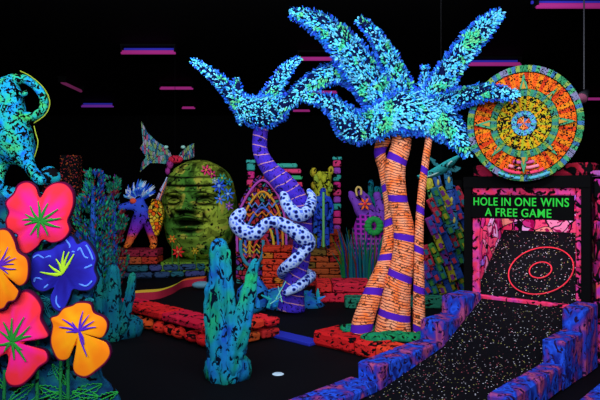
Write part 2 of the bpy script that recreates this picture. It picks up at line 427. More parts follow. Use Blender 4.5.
def line(words, s0, s1, z, size):
    objs = [text(w_, 0, z, size, 'lettering', sgn, 1.0) for w_ in words]
    ext = []
    for o in objs:
        q = [v.co.dot(Q) for v in o.data.vertices]; ext.append((min(q), max(q)))
    tot = sum(e_[1]-e_[0] for e_ in ext); sp = size*.36; k = (s1-s0-sp*(len(words)-1))/tot; x = s0
    org = (W0-wloc(sgn)).dot(Q)
    for o, e_ in zip(objs, ext):
        for v in o.data.vertices:
            u = v.co.dot(Q); v.co += Q*((x+org)+(u-e_[0])*k-u)
        x += (e_[1]-e_[0])*k+sp
line(('HOLE', 'IN', 'ONE', 'WINS'), -.10, .90, 1.535, .122)
line(('A', 'FREE', 'GAME'), .03, .73, 1.422, .122)
# plinth above the box that carries the disc
b = MB(); b.box(WP((SL+SR)/2, .3, ZT+.175), (SR-SL-.02, .3, .13), rz=RZ, ch=.02); 
tag(b.build('stone_lintel', m_blotch('dark_red_stone', [(.35, .01, .02), (.6, .02, .08), (.3, .01, .06)], 5, 7, .5)), 'dark red stone lintel on the black frame under the sun disc', 'stone lintel')

# carved sun disc
dc = P(524, 123.5, 6.28); az = .42
U = Vector((math.cos(az), -math.sin(az), 0)); Nf = Vector((-math.sin(az), -math.cos(az), 0)); ZV = Vector((0, 0, 1)); RD_ = .585
def DP(r, a, e): return dc+U*(r*RD_*math.cos(a)*.95)+ZV*(r*RD_*math.sin(a))+Nf*e
disc = thing('sun_disc', 'large round carved sun disc in orange, yellow and teal', 'carved disc', dc+ZV*(-RD_))
def ring(mb, r0, r1, e0, e1, n=96, colf=None):
    vs = []; 
    for k in range(n):
        a = 2*PI*k/n; vs += [DP(r0, a, e1), DP(r1, a, e1), DP(r1, a, e0), DP(r0, a, e0)]
    fs = []; cs = []
    for k in range(n):
        i, j = 4*k, 4*((k+1) % n); c = colf(k) if colf else WHITE
        for q in range(4): fs.append((i+q, i+(q+1) % 4, j+(q+1) % 4, j+q)); cs.append(c)
    mb.add(vs, fs, cs)
glyph = lambda nm, sc, ln: m_blotch(nm, [(.5, .5, .1)]*2, 3, sc, ln, attr=True, dist=1.6, detail=2)
ORr = [(.85, .1, .01), (.9, .17, .01), (.7, .05, .01), (.8, .24, .01)]
TEr = [(.03, .25, .1), (.06, .36, .15), (.04, .15, .35), (.22, .36, .07), (.2, .2, .35)]
g = MB(); ring(g, .0, .98, -.06, 0, 64); g.build('disc_body', MAT['black'], disc)
g = MB(); ring(g, .89, 1., -.06, .035, 84, lambda k: TEr[(k//2*7) % 5] if k % 2 else TEr[(k//2*3) % 5]); g.build('outer_rim', glyph('rim_glyphs', 34, .55), disc)
g = MB(); ring(g, .60, .875, -.01, .02, 60, lambda k: ORr[(k*5) % 4]); g.build('orange_band', glyph('orange_glyphs', 38, .525), disc)
g = MB(); ring(g, .475, .59, -.01, .03, 60, lambda k: [(.04, .28, .13), (.18, .33, .06), (.04, .2, .2)][k % 3]); g.build('teal_band', glyph('teal_glyphs', 36, .57), disc)
YEr = [(.6, .42, .01), (.75, .3, .01), (.4, .42, .02)]
g = MB(); ring(g, .22, .465, -.01, .03, 48, lambda k: YEr[k % 3]); g.build('yellow_band', glyph('yellow_glyphs', 26, .50), disc)
g = MB(); ring(g, .125, .215, -.01, .04, 24, lambda k: [(.1, .3, .7), (.1, .5, .5)][k % 2]); ring(g, 0, .115, -.01, .035, 24, lambda k: [(.9, .15, .05), (.1, .2, .5), (.9, .3, .05)][k//3 % 3])
g.build('centre_face', glyph('centre_glyphs', 34, .54), disc)
for k in range(8):                       # rays
    a = PI/2+k*PI/4; big = k % 2 == 0; tip = .87 if big else .80; wd = .13 if big else .085
    for c_, e_, sc in (((.06, .33, .16), .05, 1.), ((.5, .28, .04), .058, .5)):
        g = MB(); g.prism([DP(.59, a-wd*sc, e_), DP(.59+(tip-.59)*sc, a, e_), DP(.59, a+wd*sc, e_)], -Nf*.05, c_)
        if sc == 1.: ry = g.build('ray', MAT['mottled'], disc)
        else: g.build('ray_inlay', MAT['attr'], ry)
for sgn_ in (-1, 1):                      # raised strokes of the serpent tails at the foot
    g = MB()
    for q, (r_, c_) in enumerate(((.95, (.1, .45, .6)), (.86, (.9, .06, .15)), (.77, (.9, .25, .35)), (.68, (.7, .1, .3)))):
        pts = [DP(r_, -PI/2+sgn_*a, .05) for a in [.06+.07*i for i in range(7-q)]]
        g.tube(pts, .018, 6, c_)
    g.build('scroll_relief', MAT['mottled'], disc, True)

# painted wall beyond the target at the right edge
b = MB(); sidest = m_blotch('purple_red_painted_rock', [(.2, .01, .1), (.6, .02, .08), (.4, .03, .4), (.8, .06, .05)], 7, 10, .51, dist=1.5, stretch=(1, 1, .6))
wl = thing('rock_wall', 'purple and red painted rock wall at the right edge beside the target', 'rock wall', WP(1.6, .2, 0))
for k in range(9):
    for j in range(2):
        b.box(WP(1.30+j*.42+.02*(k % 2), .17, .11+.2*k), (.41, .2, .195), rz=RZ, ch=.02)
b.build('stone_courses', sidest, wl)
b = MB(); b.box(WP(1.5, .17, 1.86), (.86, .26, .06), rz=RZ, ch=.02); b.build('coping', m_blotch('pink_blue_coping', [(.1, .15, .5), (.6, .05, .3)], 8, 14, .5), wl)
b = MB(); b.box(LP(1.2, LWID+.62, .04), (.4, 1.2, .08), rz=RZ, ch=.01)
tag(b.build('low_ledge', MAT['kerb']), 'low blue ledge on the floor right of the stepped kerb', 'ledge')

# ------------------------------------------------------------------ red stone masonry
RED = [(.6, .012, .015), (.75, .02, .03), (.55, .01, .04), (.7, .04, .02)]
DRED = [(.35, .01, .015), (.45, .02, .02), (.3, .008, .03), (.45, .07, .015)]
def courses(mb, a, c, z0, z1, nc, thick, ln, pal, ch=.012, gap=.012, jit=.01):
    a = Vector(a); c = Vector(c); d = (c-a); d.z = 0; L = d.length; d.normalize(); rz = math.atan2(d.y, d.x); nr = Vector((-d.y, d.x, 0))
    h = (z1-z0)/nc
    for j in range(nc):
        x = -(j % 2)*ln*.5*R.uniform(.8, 1.2)
        while x < L-.01:
            l = ln*R.uniform(.75, 1.25); x0 = max(x, 0); x1 = min(x+l, L)
            if L-x1 < ln*.3: x1 = L; l = L-x+.1
            if x1-x0 > .03:
                cen = a+d*((x0+x1)/2)+nr*(thick/2+R.uniform(-jit, 0)); cen.z = z0+h*(j+.5)
                mb.box(cen, (x1-x0-gap, thick, h-gap), rz=rz, col=R.choice(pal), ch=ch)
            x += l
def core(mb, a, c, z0, z1, thick, inset=.02):
    a = Vector(a); c = Vector(c); d = (c-a); d.z = 0; L = d.length; d.normalize(); nr = Vector((-d.y, d.x, 0))
    cen = (a+c)/2+nr*(thick/2); cen.z = (z0+z1)/2
    mb.box(cen, (max(L-inset, .02), thick-inset*2, z1-z0-.01), rz=math.atan2(d.y, d.x))
# kerb across the middle (left of and behind the centre cactus)
A0, A1, A2 = G(108, 320), G(212, 352), G(281, 337)
t = thing('stone_kerb', 'low red stone kerb with rounded lower stones behind the middle cactus', 'kerb', (A1.x, A1.y, 0))
b = MB(); courses(b, A0, A1, .165, .285, 1, .36, .40, RED, .02, .03); courses(b, A1, A2, .13, .25, 1, .36, .4, RED, .02, .03)
b.build('coping_course', MAT['redattr'], t)
b = MB(); d = (A1-A0); L = d.length; d.normalize(); x = .07
while x < L:
    r_ = R.uniform(.08, .13); b.ball(A0+d*x+Vector((-d.y, d.x, 0))*.08+Vector((0, 0, .08)), (r_, .08, R.uniform(.065, .078)), 12, 7, R.choice([(.8, .03, .02), (.7, .015, .02), (.9, .1, .02)])); x += r_*2.05
b.build('rounded_stones', MAT['redattr'], t, True)
b = MB(); courses(b, A1+Vector((0, 0, 0)), A2, 0.0, .125, 1, .34, .35, DRED, .02, .03); b.build('lower_course', MAT['redattr'], t)
b = MB(); core(b, A0+Vector((-d.y, d.x, 0))*.06, A1+Vector((-d.y, d.x, 0))*.06, 0, .16, .28); b.build('mortar', MAT['black'], t)
# low blue strip
b = MB(); 
b = MB(); dd = (G(316, 347)-G(262, 334)); b.box((G(314, 343, .02)+G(264, 331, .02))/2, (dd.length, .2, .04), rz=math.atan2(dd.y, dd.x), ch=.008)
tag(b.build('floor_edging', m_plain('deep_blue_paint_plain', (.02, .03, .42))), 'flat blue edging strip on the floor between the two red kerbs', 'edging strip')  # the strip's own deep blue paint
# golf hole / ball on the carpet
b = MB(); b.ball(G(278, 374, .006), (.055, .055, .008), 20, 6); 
tag(b.build('hole_marker', m_plain('white_disc', (.55, .75, .9))), 'small white round hole marker on the black floor', 'hole marker')
# bed below the big palm
bedc = G(380, 345)
t = thing('stone_bed', 'red stone bed with green moss around the big palm trunks', 'planting bed', (bedc.x, bedc.y+.3, 0))
b = MB()
p1, p2, p3 = Vector((.13, 6.80, 0)), Vector((.54, 6.38, 0)), Vector((.86, 5.98, 0))
courses(b, p1, p2, 0, .17, 1, .42, .6, RED[:2], .025); b.build('stone_block', MAT['redattr'], t)
b = MB(); courses(b, p2+Vector((.01, 0, 0)), p3, 0, .17, 1, .3, .36, [(.8, .05, .02), (.7, .02, .02)], .025); b.build('stone_block', MAT['redattr'], t)
b = MB(); b.prism([Vector(q) for q in ((.5, 7.0, .15), (.8, 6.6, .15), (.95, 6.35, .15), (1.14, 6.25, .15), (1.55, 6.75, .15), (1.5, 7.5, .15), (.7, 7.6, .15))], (0, 0, -.15)); b.build('soil', MAT['black'], t)
moss = m_blotch('green_moss', [(.006, .12, .06), (.01, .26, .08), (.006, .17, .13)], 12, 22, .56)
b = MB()
for (x, y, rx, ry, rz_) in ((358, 329, .2, .12, .06), (374, 338, .14, .1, .06), (392, 337, .2, .1, .07), (410, 338, .16, .1, .06), (425, 337, .12, .1, .06)):
    q = G(x, y, .17); b.ball(q, (rx, ry, rz_), 16, 8, lump=.35, lumps=9)
b.build('moss', moss, t, True)

# ------------------------------------------------------------------ palms
def frond(path, Y0, parent, n_tab=900, dY=0., sag=.35, seed=1):
    """path rows: px, py, full width px, depth offset"""
    rr = random.Random(seed)
    pts = catmull(path, 8); sp = []; rd = []
    for (x, y, w_, dz) in pts:
        Yd = Y0+dz; sp.append(P(x, y, Yd)); rd.append(max(w_, 2)/F*Yd/2)
    m_ = MB(); m_.tube(sp, [r*.78 for r in rd], 12, (.002, .006, .05), lump=.02, lumps=9, flat=.75)
    nseg = len(sp)-1
    cum = [0.]
    for i in range(nseg): cum.append(cum[-1]+(rd[i]+rd[i+1])*(sp[i+1]-sp[i]).length)
    tot = cum[-1]; N = int(n_tab*tot*3.2)
    for k in range(N):
        q = rr.random()*tot; i = 0
        while i < nseg-1 and cum[i+1] < q: i += 1
        f = rr.random(); c = sp[i].lerp(sp[i+1], f); r = rd[i]*(1-f)+rd[i+1]*f
        tg = (sp[i+1]-sp[i]).normalized(); a = Vector((0, -1, 0)); a = (a-tg*a.dot(tg)).normalized(); bb = tg.cross(a)
        th = rr.uniform(0, 2*PI); rad = a*math.cos(th)*.75+bb*math.sin(th)
        pos = c+rad*r*rr.uniform(.72, .98)
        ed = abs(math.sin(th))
        fl = (tg*rr.uniform(.2, 1.)+rad*(.25+.35*ed)+Vector((0, 0, -sag*rr.random()))+Vector((rr.uniform(-.5, .5), rr.uniform(-.3, .3), rr.uniform(-.5, .5)))).normalized()
        nrm = (rad.normalized()+Vector((0, -.25, .25))).normalized(); sd = fl.cross(nrm).normalized()
        ln = rr.uniform(.022, .05); wd = rr.uniform(.007, .013); lift = nrm*.006
        nz = mn.noise(pos*7)
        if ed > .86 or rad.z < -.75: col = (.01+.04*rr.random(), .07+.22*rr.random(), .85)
        elif nz > .22: col = (.06, .75, .45) if rr.random() < .5 else (.15, .7, .3)
        elif rr.random() < .12: col = (.02, .25, .9)
        elif mn.noise(pos*16) > .3 and rr.random() < .8: continue
        else: col = (.08+.14*rr.random(), .62+.25*rr.random(), 1)
        m_.add([pos-sd*wd*.6, pos+sd*wd*.6, pos+fl*ln*.6+sd*wd+lift, pos+fl*ln, pos+fl*ln*.6-sd*wd+lift], [(0, 1, 2, 3, 4)], col)
    return m_.build('frond', MAT['leafy'], parent)
def trunk(path, Y0, parent, mat, n=20):
    pts = catmull(path, 10)
    m_ = MB(); m_.tube([P(x, y, Y0+d_) for x, y, w_, d_ in pts], [w_/F*(Y0+d_)/2 for x, y, w_, d_ in pts], n)
    return m_.build('trunk', mat, parent, True)
YP = 6.75
palm = thing('palm_tree', 'large three-trunked palm with orange purple-banded trunks and bright blue fronds', 'palm tree', P(402, 330, YP)*1)
TR = [(.95, .18, .03), (1, .3, .12), (.95, .38, .2)]
tm = m_trunk('orange_ringed_bark', TR, (.08, .012, .42), 34, 2.35, .17, (.10, .012, .03), .27, .022, .1)
tm2 = m_trunk('orange_ringed_bark_steep', TR, (.08, .012, .42), 34, 2.5, .2, (.10, .012, .03), .27, -.03, .4)
trunk([(403, 122, 18, 0), (401, 145, 20, 0), (395, 170, 21, 0), (398, 200, 19, 0), (404, 230, 21, 0), (403, 260, 23, 0), (397, 290, 28, 0), (394, 315, 33, 0), (392, 337, 38, 0)], YP, palm, tm)
trunk([(391, 128, 15, .10), (380, 150, 12, .12), (384, 170, 11, .14), (389, 200, 11, .14), (390, 225, 12, .12), (386, 258, 14, .08), (374, 290, 18, .0), (364, 318, 21, -.05), (361, 333, 22, -.05)], YP, palm, tm2)
trunk([(430, 132, 7, -.1), (425, 165, 7.5, -.1), (421, 200, 8, -.1), (419, 240, 9, -.1), (419, 280, 11, -.1), (419, 310, 12, -.1), (419, 334, 12, -.1)], YP, palm, tm)
for i, pth in enumerate((
    [(388, 108, 34, 0), (370, 84, 38, -.05), (352, 57, 36, -.15), (333, 34, 28, -.2), (312, 20, 20, -.25), (291, 12, 8, -.3)],
    [(402, 108, 44, .05), (399, 86, 28, .05), (388, 58, 20, 0), (374, 34, 13, -.05), (358, 19, 7, -.05)],
    [(424, 104, 11, .05), (424, 84, 9, .1), (425, 66, 5, .1)],
    [(424, 112, 36, .05), (438, 88, 28, .05), (458, 58, 24, 0), (478, 34, 23, 0), (492, 20, 16, 0), (501, 12, 7, 0)],
    [(428, 116, 36, -.02), (450, 102, 23, -.15), (474, 94, 18, -.42), (498, 92, 15, -.6), (518, 96, 9, -.7)],
    [(430, 112, 34, -.08), (446, 124, 32, -.15), (460, 141, 22, -.2), (470, 155, 9, -.2)],
    [(392, 114, 34, -.15), (370, 126, 33, -.2), (352, 126, 34, -.3), (336, 108, 20, -.35), (320, 99, 14, -.4), (305, 98, 7, -.4)],
    [(380, 104, 32, .1), (358, 80, 24, .05), (334, 73, 22, 0), (308, 86, 19, -.1), (280, 110, 12, -.2)],
    [(362, 128, 22, -.16), (384, 118, 38, -.14), (406, 112, 48, -.15), (430, 120, 36, -.12), (446, 136, 18, -.12)],
    )): frond(pth, YP, palm, 2300, seed=i+10)
YL = 8.6
palm2 = thing('palm_tree', 'smaller palm with a leaning purple ringed trunk wrapped by a spotted snake', 'palm tree', P(290, 306, YL))
tp = m_trunk('purple_ringed_bark', [(.04, .02, .45), (.06, .03, .6), (.09, .03, .5)], (0, 0, 0), 8, 0, 0, (.65, .3, .35), .10, .03)
trunk([(261, 128, 15, 0), (260, 150, 15, 0), (269, 168, 17, 0), (284, 184, 22, 0), (298, 202, 21, 0), (303, 225, 19, .02), (301, 255, 19, .05), (294, 282, 21, .05), (291, 310, 28, .05)], YL, palm2, tp)
for i, pth in enumerate((
    [(252, 116, 34, 0), (236, 98, 19, 0), (214, 76, 12, 0), (192, 60, 5, 0)],
    [(241, 104, 9, -.1), (238, 90, 7, -.1), (237, 78, 4, -.1)],
    [(266, 112, 36, .0), (273, 92, 20, .02), (286, 70, 13, .0), (300, 58, 5, 0)],
    [(240, 106, 22, -.06), (260, 112, 36, -.1), (284, 106, 24, -.06)],
    )): frond(pth, YL, palm2, 1500, seed=i+40)
# the snake
sk = thing('snake', 'blue white snake with dark spots coiled round the leaning purple palm', 'snake', P(288, 300, YL))
def sn(path, name):
    pts = catmull(path, 8); m_ = MB()
    m_.tube([P(x, y, YL+d_) for x, y, w_, d_ in pts], [.76*w_/F*YL/2 for x, y, w_, d_ in pts], 16, endround=True)
    return m_.build(name, MAT['snake'], sk, True)
sn([(241, 213, 15, -.25), (236, 221, 19, -.27), (243, 231, 20, -.28), (256, 233, 18, -.29), (266, 224, 15, -.3), (277, 222, 15, -.32), (290, 228, 18, -.34), (302, 236, 22, -.34),
    (309, 243, 18, -.3), (304, 251, 15, -.33), (293, 262, 16, -.36), (283, 270, 14, -.2), (284, 275, 13, .12), (298, 272, 13, .35), (311, 275, 13, .15), (306, 281, 13, -.15), (297, 287, 13, -.3), (286, 293, 9, -.3)], 'snake_body')
sn([(284, 190, 9, -.05), (286, 203, 15, -.2), (296, 214, 18, -.33), (307, 212, 17, -.25), (312, 199, 13, 0.0), (309, 191, 7, .1)], 'upper_coil')
# blue island at the foot of the leaning palm
t = thing('rock_island', 'dark blue rocky island at the foot of the leaning palm', 'rock mound', G(285, 314))
b = MB(); c = G(284, 306); b.ball(c+Vector((0, .1, 0)), (.56, .42, .24), 28, 10, lump=.25, lumps=5); b.ball(P(253, 297, 8.7), (.22, .2, .28), 18, 8, lump=.3, lumps=6)
for q in b.v: q.z = max(q.z, .0)
b.build('rock', MAT['sea'], t, True)
b = MB()
for k in range(26):
    q = G(R.uniform(250, 322), R.uniform(303, 312), .02); q.z = .08; h = R.uniform(.08, .22); cc = R.choice([(.02, .3, .8), (.02, .45, .5), (.03, .15, .8)])
    b = MB(); b.tube([q, q+Vector((R.uniform(-.04, .04), 0, h*.6)), q+Vector((R.uniform(-.12, .12), 0, h))], [.03, .03, .008], 6, cc); b.build('coral_sprout', MAT['attr'], t)
for (x, y, dx, dy) in ((276, 299, 10, -18), (270, 304, 12, -8), (282, 302, -4, -16)):
    b = MB(); b.tube([P(x, y, 8.15), P(x+dx, y+dy, 8.2)], [.008, .004], 5, (.2, .7, .6)); b.build('grass_stalk', MAT['attr'], t)

# ------------------------------------------------------------------ cacti
def cactus(name, label, base, Y, arms, mat, mound, group=None):
    t = thing(name, label, 'cactus', base, group)
    for i, (nm, pth, rn) in enumerate(arms):
        pts = catmull(pth, 7); m_ = MB()
        m_.tube([P(x, y, Y+d_) for x, y, w_, d_ in pts], [w_/F*Y/2 for x, y, w_, d_ in pts], 32, rib=.09, ribn=rn, endround=True, lump=.02, lumps=12)
        m_.build(nm, mat, t, True)
    mx, my, mw, mh = mound
    m_ = MB(); c = G(mx, my); rw = mw/F*Y/2; hh = mh/F*Y
    n = 36; rings = [(1.0, 0), (1.05, .35), (1.0, .8), (.85, 1.), (.0, 1.05)]; vs = []
    for (k_, z_) in rings:
        for q in range(n):
            a = 2*PI*q/n; r_ = rw*k_*(1+.07*mn.noise(Vector((math.cos(a)*2, math.sin(a)*2, z_*2+mx))))
            vs.append(c+Vector((math.cos(a)*r_, math.sin(a)*r_*.8, z_*hh)))
    m_.add(vs, [(j*n+q, j*n+(q+1) % n, (j+1)*n+(q+1) % n, (j+1)*n+q) for j in range(4) for q in range(n)]+[tuple(range(n-1, -1, -1))])
    m_.build('rock_base', mat, t, True)
    return t
cactus('cactus', 'tall blue and green painted cactus with one raised arm in the foreground', G(228, 383), 5.55,
       [('stem', [(226, 376, 34, 0), (225, 345, 33, 0), (222, 310, 27, 0.02), (220, 275, 23, .02), (219, 247, 18, .02)], 7),
        ('side_lobe', [(215, 368, 13, -.05), (211, 335, 11, -.03), (209, 300, 9, 0), (210, 284, 6, 0)], 5),
        ('side_lobe', [(233, 368, 17, -.07), (231, 330, 13, -.08), (228, 280, 9, -.05), (227, 252, 6, -.02)], 5),
        ('arm', [(234, 352, 22, -.06), (240, 330, 22, -.05), (246, 305, 17, -.03), (251, 280, 13, 0), (255, 262, 9, 0)], 6)],
       MAT['teal'], (228, 377, 46, 20))
cactus('cactus', 'dim teal branching cactus behind the blue and orange hibiscus', G(112, 340), 7.05,
       [('stem', [(112, 335, 26, 0), (112, 305, 20, 0), (113, 270, 11, 0)], 7),
        ('arm', [(106, 328, 13, -.05), (99, 300, 11, -.03), (98, 258, 8, 0)], 6),
        ('arm', [(121, 328, 13, -.05), (128, 305, 10, -.03), (133, 276, 8, 0)], 6),
        ('arm', [(88, 335, 13, .05), (86, 310, 10, .05), (84, 286, 8, .05)], 6)],
       MAT['tealdim'], (114, 335, 56, 18))

# ------------------------------------------------------------------ hibiscus cut-outs, lower left
def flower(name, label, outline, centre, Y, inner, outer, edge, strokes, scol, group='giant painted hibiscus flowers', detail=None, dcol=None, stem=None, th=.035):
    poly = catmull(outline, 5, True); cx, cy = centre
    c = P(cx, cy, Y)
    t = thing(name, label, 'flower', (c.x, c.y, 0), group)
    m_ = MB(); n = len(poly); ks = [0, .25, .5, .72, .86, .94, .97, 1.0]
    base = m_.add([P(cx, cy, Y-.03)], [])
    for j, k in enumerate(ks[1:]):
        for (x, y) in poly:
            xx, yy = cx+(x-cx)*k, cy+(y-cy)*k
            dome = -.03*(1-k*k)
            m_.v.append(P(xx, yy, Y+dome)); i = len(m_.v)-1
            f = min(1, max(0, (k-.35)/.5)); nz = mn.noise(Vector((x*.08, y*.08, k*2)))
            f = min(1, max(0, f+nz*.8)) if k > .3 else 0
            col = tuple(inner[q]*(1-f)+outer[q]*f for q in range(3))
            if k >= .965: col = edge
            m_.vc[i] = col
    m_.vc[base] = inner
    def F_(fc): m_.f.append(fc); m_.c.append(inner); m_.uv.append(None)
    for q in range(n): F_([base, base+1+q, base+1+(q+1) % n])
    for j in range(len(ks)-2):
        a = base+1+j*n
        for q in range(n): F_([a+q, a+n+q, a+n+(q+1) % n, a+(q+1) % n])
    a = base+1+(len(ks)-2)*n; bi = len(m_.v)
    for (x, y) in poly: m_.v.append(P(x, y, Y)+Vector((0, th, 0))); m_.vc[len(m_.v)-1] = (.01, .01, .03)
    for q in range(n): F_([a+q, bi+q, bi+(q+1) % n, a+(q+1) % n])
    F_(list(range(bi+n-1, bi-1, -1)))
    m_.build('petals', MAT['attr'], t)
    g = MB()
    for st in strokes:
        w_ = st[0]; pts = catmull(st[1], 4); k_ = len(pts)
        g.tube([P(x, y, Y-.034-.0*i) for i, (x, y) in enumerate(pts)], [w_/F*Y*(1-.55*abs(2*i/(k_-1)-.7)) for i in range(k_)], 6, scol, flat=.4)
    g.build('stamen', MAT['attr'], t, True)
    if detail:
        for st in detail: g = MB(); g.tube([P(x, y, Y-.014) for x, y in catmull(st, 4)], .95/F*Y, 6, dcol, flat=.6); g.build('painted_squiggle', MAT['attr'], t, True)
    if stem:
        g = MB(); pts = catmull(stem, 5); q = [P(x, y, YF+.07) for x, y in pts]; q.append(Vector((q[-1].x, q[-1].y, 0)))
        g.tube(q, .011, 8, (.01, .16, .04)); g.build('stem', MAT['mottled'], t, True)
    return t
def star(cx, cy, tips, w_=1.5, bend=3):
    return [(w_, [(cx, cy), ((cx+x)/2+R.uniform(-bend, bend)*.5, (cy+y)/2+R.uniform(-bend, bend)*.5), (x, y)]) for x, y in tips]
PKI, PKO = (.95, .015, .3), (.95, .03, .05)
YF = 3.7
GRN = (.02, .26, .03); EDG = (.1, .0, .03)
flower('hibiscus_flower', 'giant pink hibiscus with dark green stamens, highest flower at left',
    [(13, 193), (18, 184), (27, 181), (35, 186), (40, 197), (47, 187), (56, 182), (66, 183), (73, 191), (74, 203), (71, 213), (68, 221), (70, 231), (63, 240), (52, 243), (43, 240), (37, 247), (27, 254), (20, 252), (15, 243), (17, 235), (8, 231), (5, 221), (8, 212), (5, 202)],
    (41, 221), YF-.03, PKI, PKO, EDG, star(40, 221, [(30, 206), (38, 201), (48, 203), (58, 209), (61, 218), (55, 226), (60, 227), (48, 236), (38, 238), (30, 235), (24, 225), (25, 214), (44, 212), (52, 218), (22, 220)], 1.5), GRN, stem=[(41, 240), (38, 300), (37, 400)])
flower('hibiscus_flower', 'giant pink hibiscus with dark green stamens at the lower left edge',
    [(20, 292), (28, 290), (37, 297), (42, 307), (41, 318), (46, 328), (49, 336), (38, 340), (26, 342), (25, 346), (38, 348), (47, 352), (48, 361), (39, 368), (31, 378), (21, 386), (10, 386), (5, 377), (8, 364), (6, 354), (-10, 362), (-25, 350), (-22, 325), (-8, 312), (6, 309), (12, 300)],
    (14, 342), YF-.03, PKI, PKO, EDG, star(12, 342, [(3, 322), (12, 318), (24, 317), (30, 326), (31, 336), (22, 350), (26, 362), (14, 360), (4, 352), (-6, 345), (-2, 330), (17, 328)], 1.7), GRN, stem=[(5, 370), (4, 400), (4, 420)])
flower('hibiscus_flower', 'giant orange hibiscus cut off by the left edge of the photo',
    [(-20, 240), (-5, 230), (7, 229), (14, 239), (18, 251), (27, 258), (29, 269), (27, 281), (20, 286), (11, 280), (8, 279), (14, 287), (19, 292), (15, 301), (8, 303), (2, 310), (-12, 308), (-25, 290), (-28, 260)],
    (-1, 269), YF-.1, (.95, .34, .006), (.95, .2, .006), EDG, star(-2, 266, [(8, 247), (10, 256), (16, 258), (14, 264), (16, 269), (8, 274), (0, 250)], 1.2), (.12, .02, .45), stem=[(-4, 300), (-4, 420)])
flower('hibiscus_flower', 'giant orange hibiscus with purple stamens, lowest of the flowers',
    [(63, 308), (72, 305), (78, 302), (90, 303), (94, 312), (104, 317), (108, 324), (106, 333), (101, 338), (90, 336), (85, 340), (97, 340), (107, 343), (111, 353), (107, 362), (97, 371), (86, 378), (76, 375), (73, 366), (77, 353), (75, 346), (68, 359), (58, 360), (52, 350), (50, 340), (52, 326), (50, 318), (57, 315)],
    (79, 332), YF-.09, (1, .38, .006), (1, .24, .006), EDG, star(79, 331, [(83, 311), (89, 315), (94, 321), (96, 327), (62, 319), (59, 327), (66, 332), (74, 333), (84, 345), (87, 357), (72, 322), (82, 338)], 1.3), (.1, .02, .55), stem=[(68, 350), (68, 420)])
BO = [(60, 240), (66, 234), (73, 236), (78, 243), (86, 240), (93, 248), (97, 258), (95, 269), (98, 280), (91, 290), (81, 291), (73, 290), (69, 300), (62, 312), (53, 309), (50, 298), (54, 288), (43, 292), (33, 288), (29, 276), (30, 262), (33, 252), (43, 250), (52, 248)]
flower('hibiscus_flower', 'giant deep blue hibiscus with lime green stamens and pale squiggles',
    BO, (63, 270), YF+.02, (.015, .01, .25), (.025, .025, .5), (.01, .01, .05),
    star(62, 274, [(40, 272), (49, 265), (56, 259), (64, 251), (69, 252), (74, 254), (70, 263), (48, 274)], 1.6), (.45, .75, .03),
    detail=[[(33, 258), (38, 255), (44, 258), (50, 256), (53, 261)], [(34, 282), (36, 278), (44, 280), (48, 284), (44, 288)], [(66, 240), (70, 246), (68, 250), (76, 252), (80, 248), (84, 256), (88, 258)], [(75, 267), (84, 268), (92, 265)], [(78, 283), (86, 286), (92, 281)], [(62, 284), (58, 292), (56, 302), (60, 308)], [(86, 245), (90, 252), (93, 260)]],
    dcol=(.12, .3, 1), stem=[(62, 300), (60, 420)])
# foliage board the flowers stand against
brd = thing('foliage_board', 'dark teal painted foliage cut-out board behind the giant hibiscus flowers', 'painted board', Vector((-1.9, YF+.1, 0)))
foli = m_blotch('dark_teal_foliage_paint', [(.005, .03, .10), (.005, .07, .16), (.01, .16, .14)], 10, 18, .55, detail=4)
ol = catmull([(-60, 170), (-20, 185), (2, 196), (10, 232), (25, 248), (50, 240), (78, 250), (94, 262), (92, 292), (80, 305), (96, 330), (100, 372), (108, 384), (118, 396), (122, 420)], 4)
b = MB(); pts = [P(x, y, YF+.12) for x, y in ol]; pts += [Vector((pts[-1].x, YF+.12, 0)), Vector((pts[0].x, YF+.12, 0))]
b.prism(pts, (0, .03, 0)); b.build('board', foli, brd)
b = MB()
def leaf(mb, x0, y0, x1, y1, wd, col, Y, n=7):
    """serrated leaf outline drawn as raised painted line"""
    dx, dy = x1-x0, y1-y0; L = math.hypot(dx, dy); nx, ny = -dy/L, dx/L
    for s_ in (-1, 1):
        pts = []
        for i in range(2*n+1):
            t_ = i/(2*n); ww = wd*math.sin(PI*min(1, t_*.95+.03))*(1 if i % 2 else .72)
            pts.append((x0+dx*t_+nx*ww*s_, y0+dy*t_+ny*ww*s_))
        mb.tube([P(x, y, Y) for x, y in pts], .5/F*Y, 5, col)
    mb.tube([P(x0, y0, Y), P(x1, y1, Y)], .6/F*Y, 5, col)
for l in ((68, 398, 38, 386, 6), (68, 400, 102, 384, 7), (66, 385, 52, 364, 4), (30, 402, 60, 392, 5), (72, 392, 98, 396, 5), (90, 405, 118, 392, 5), (8, 402, 34, 384, 5), (4, 388, -14, 372, 5)):
    b = MB(); leaf(b, *l, (.02, .33, .05), YF+.105); b.build('painted_leaf', MAT['attr'], brd)
b = MB()
for l in ((12, 240, 26, 252, 3), (50, 300, 30, 296, 3), (50, 318, 44, 302, 2.5), (85, 300, 94, 300, 2), (48, 375, 60, 364, 3), (44, 306, 52, 300, 2)):
    b = MB(); leaf(b, *l, (.01, .18, .22), YF+.105, 4); b.build('painted_leaf', MAT['attr'], brd)

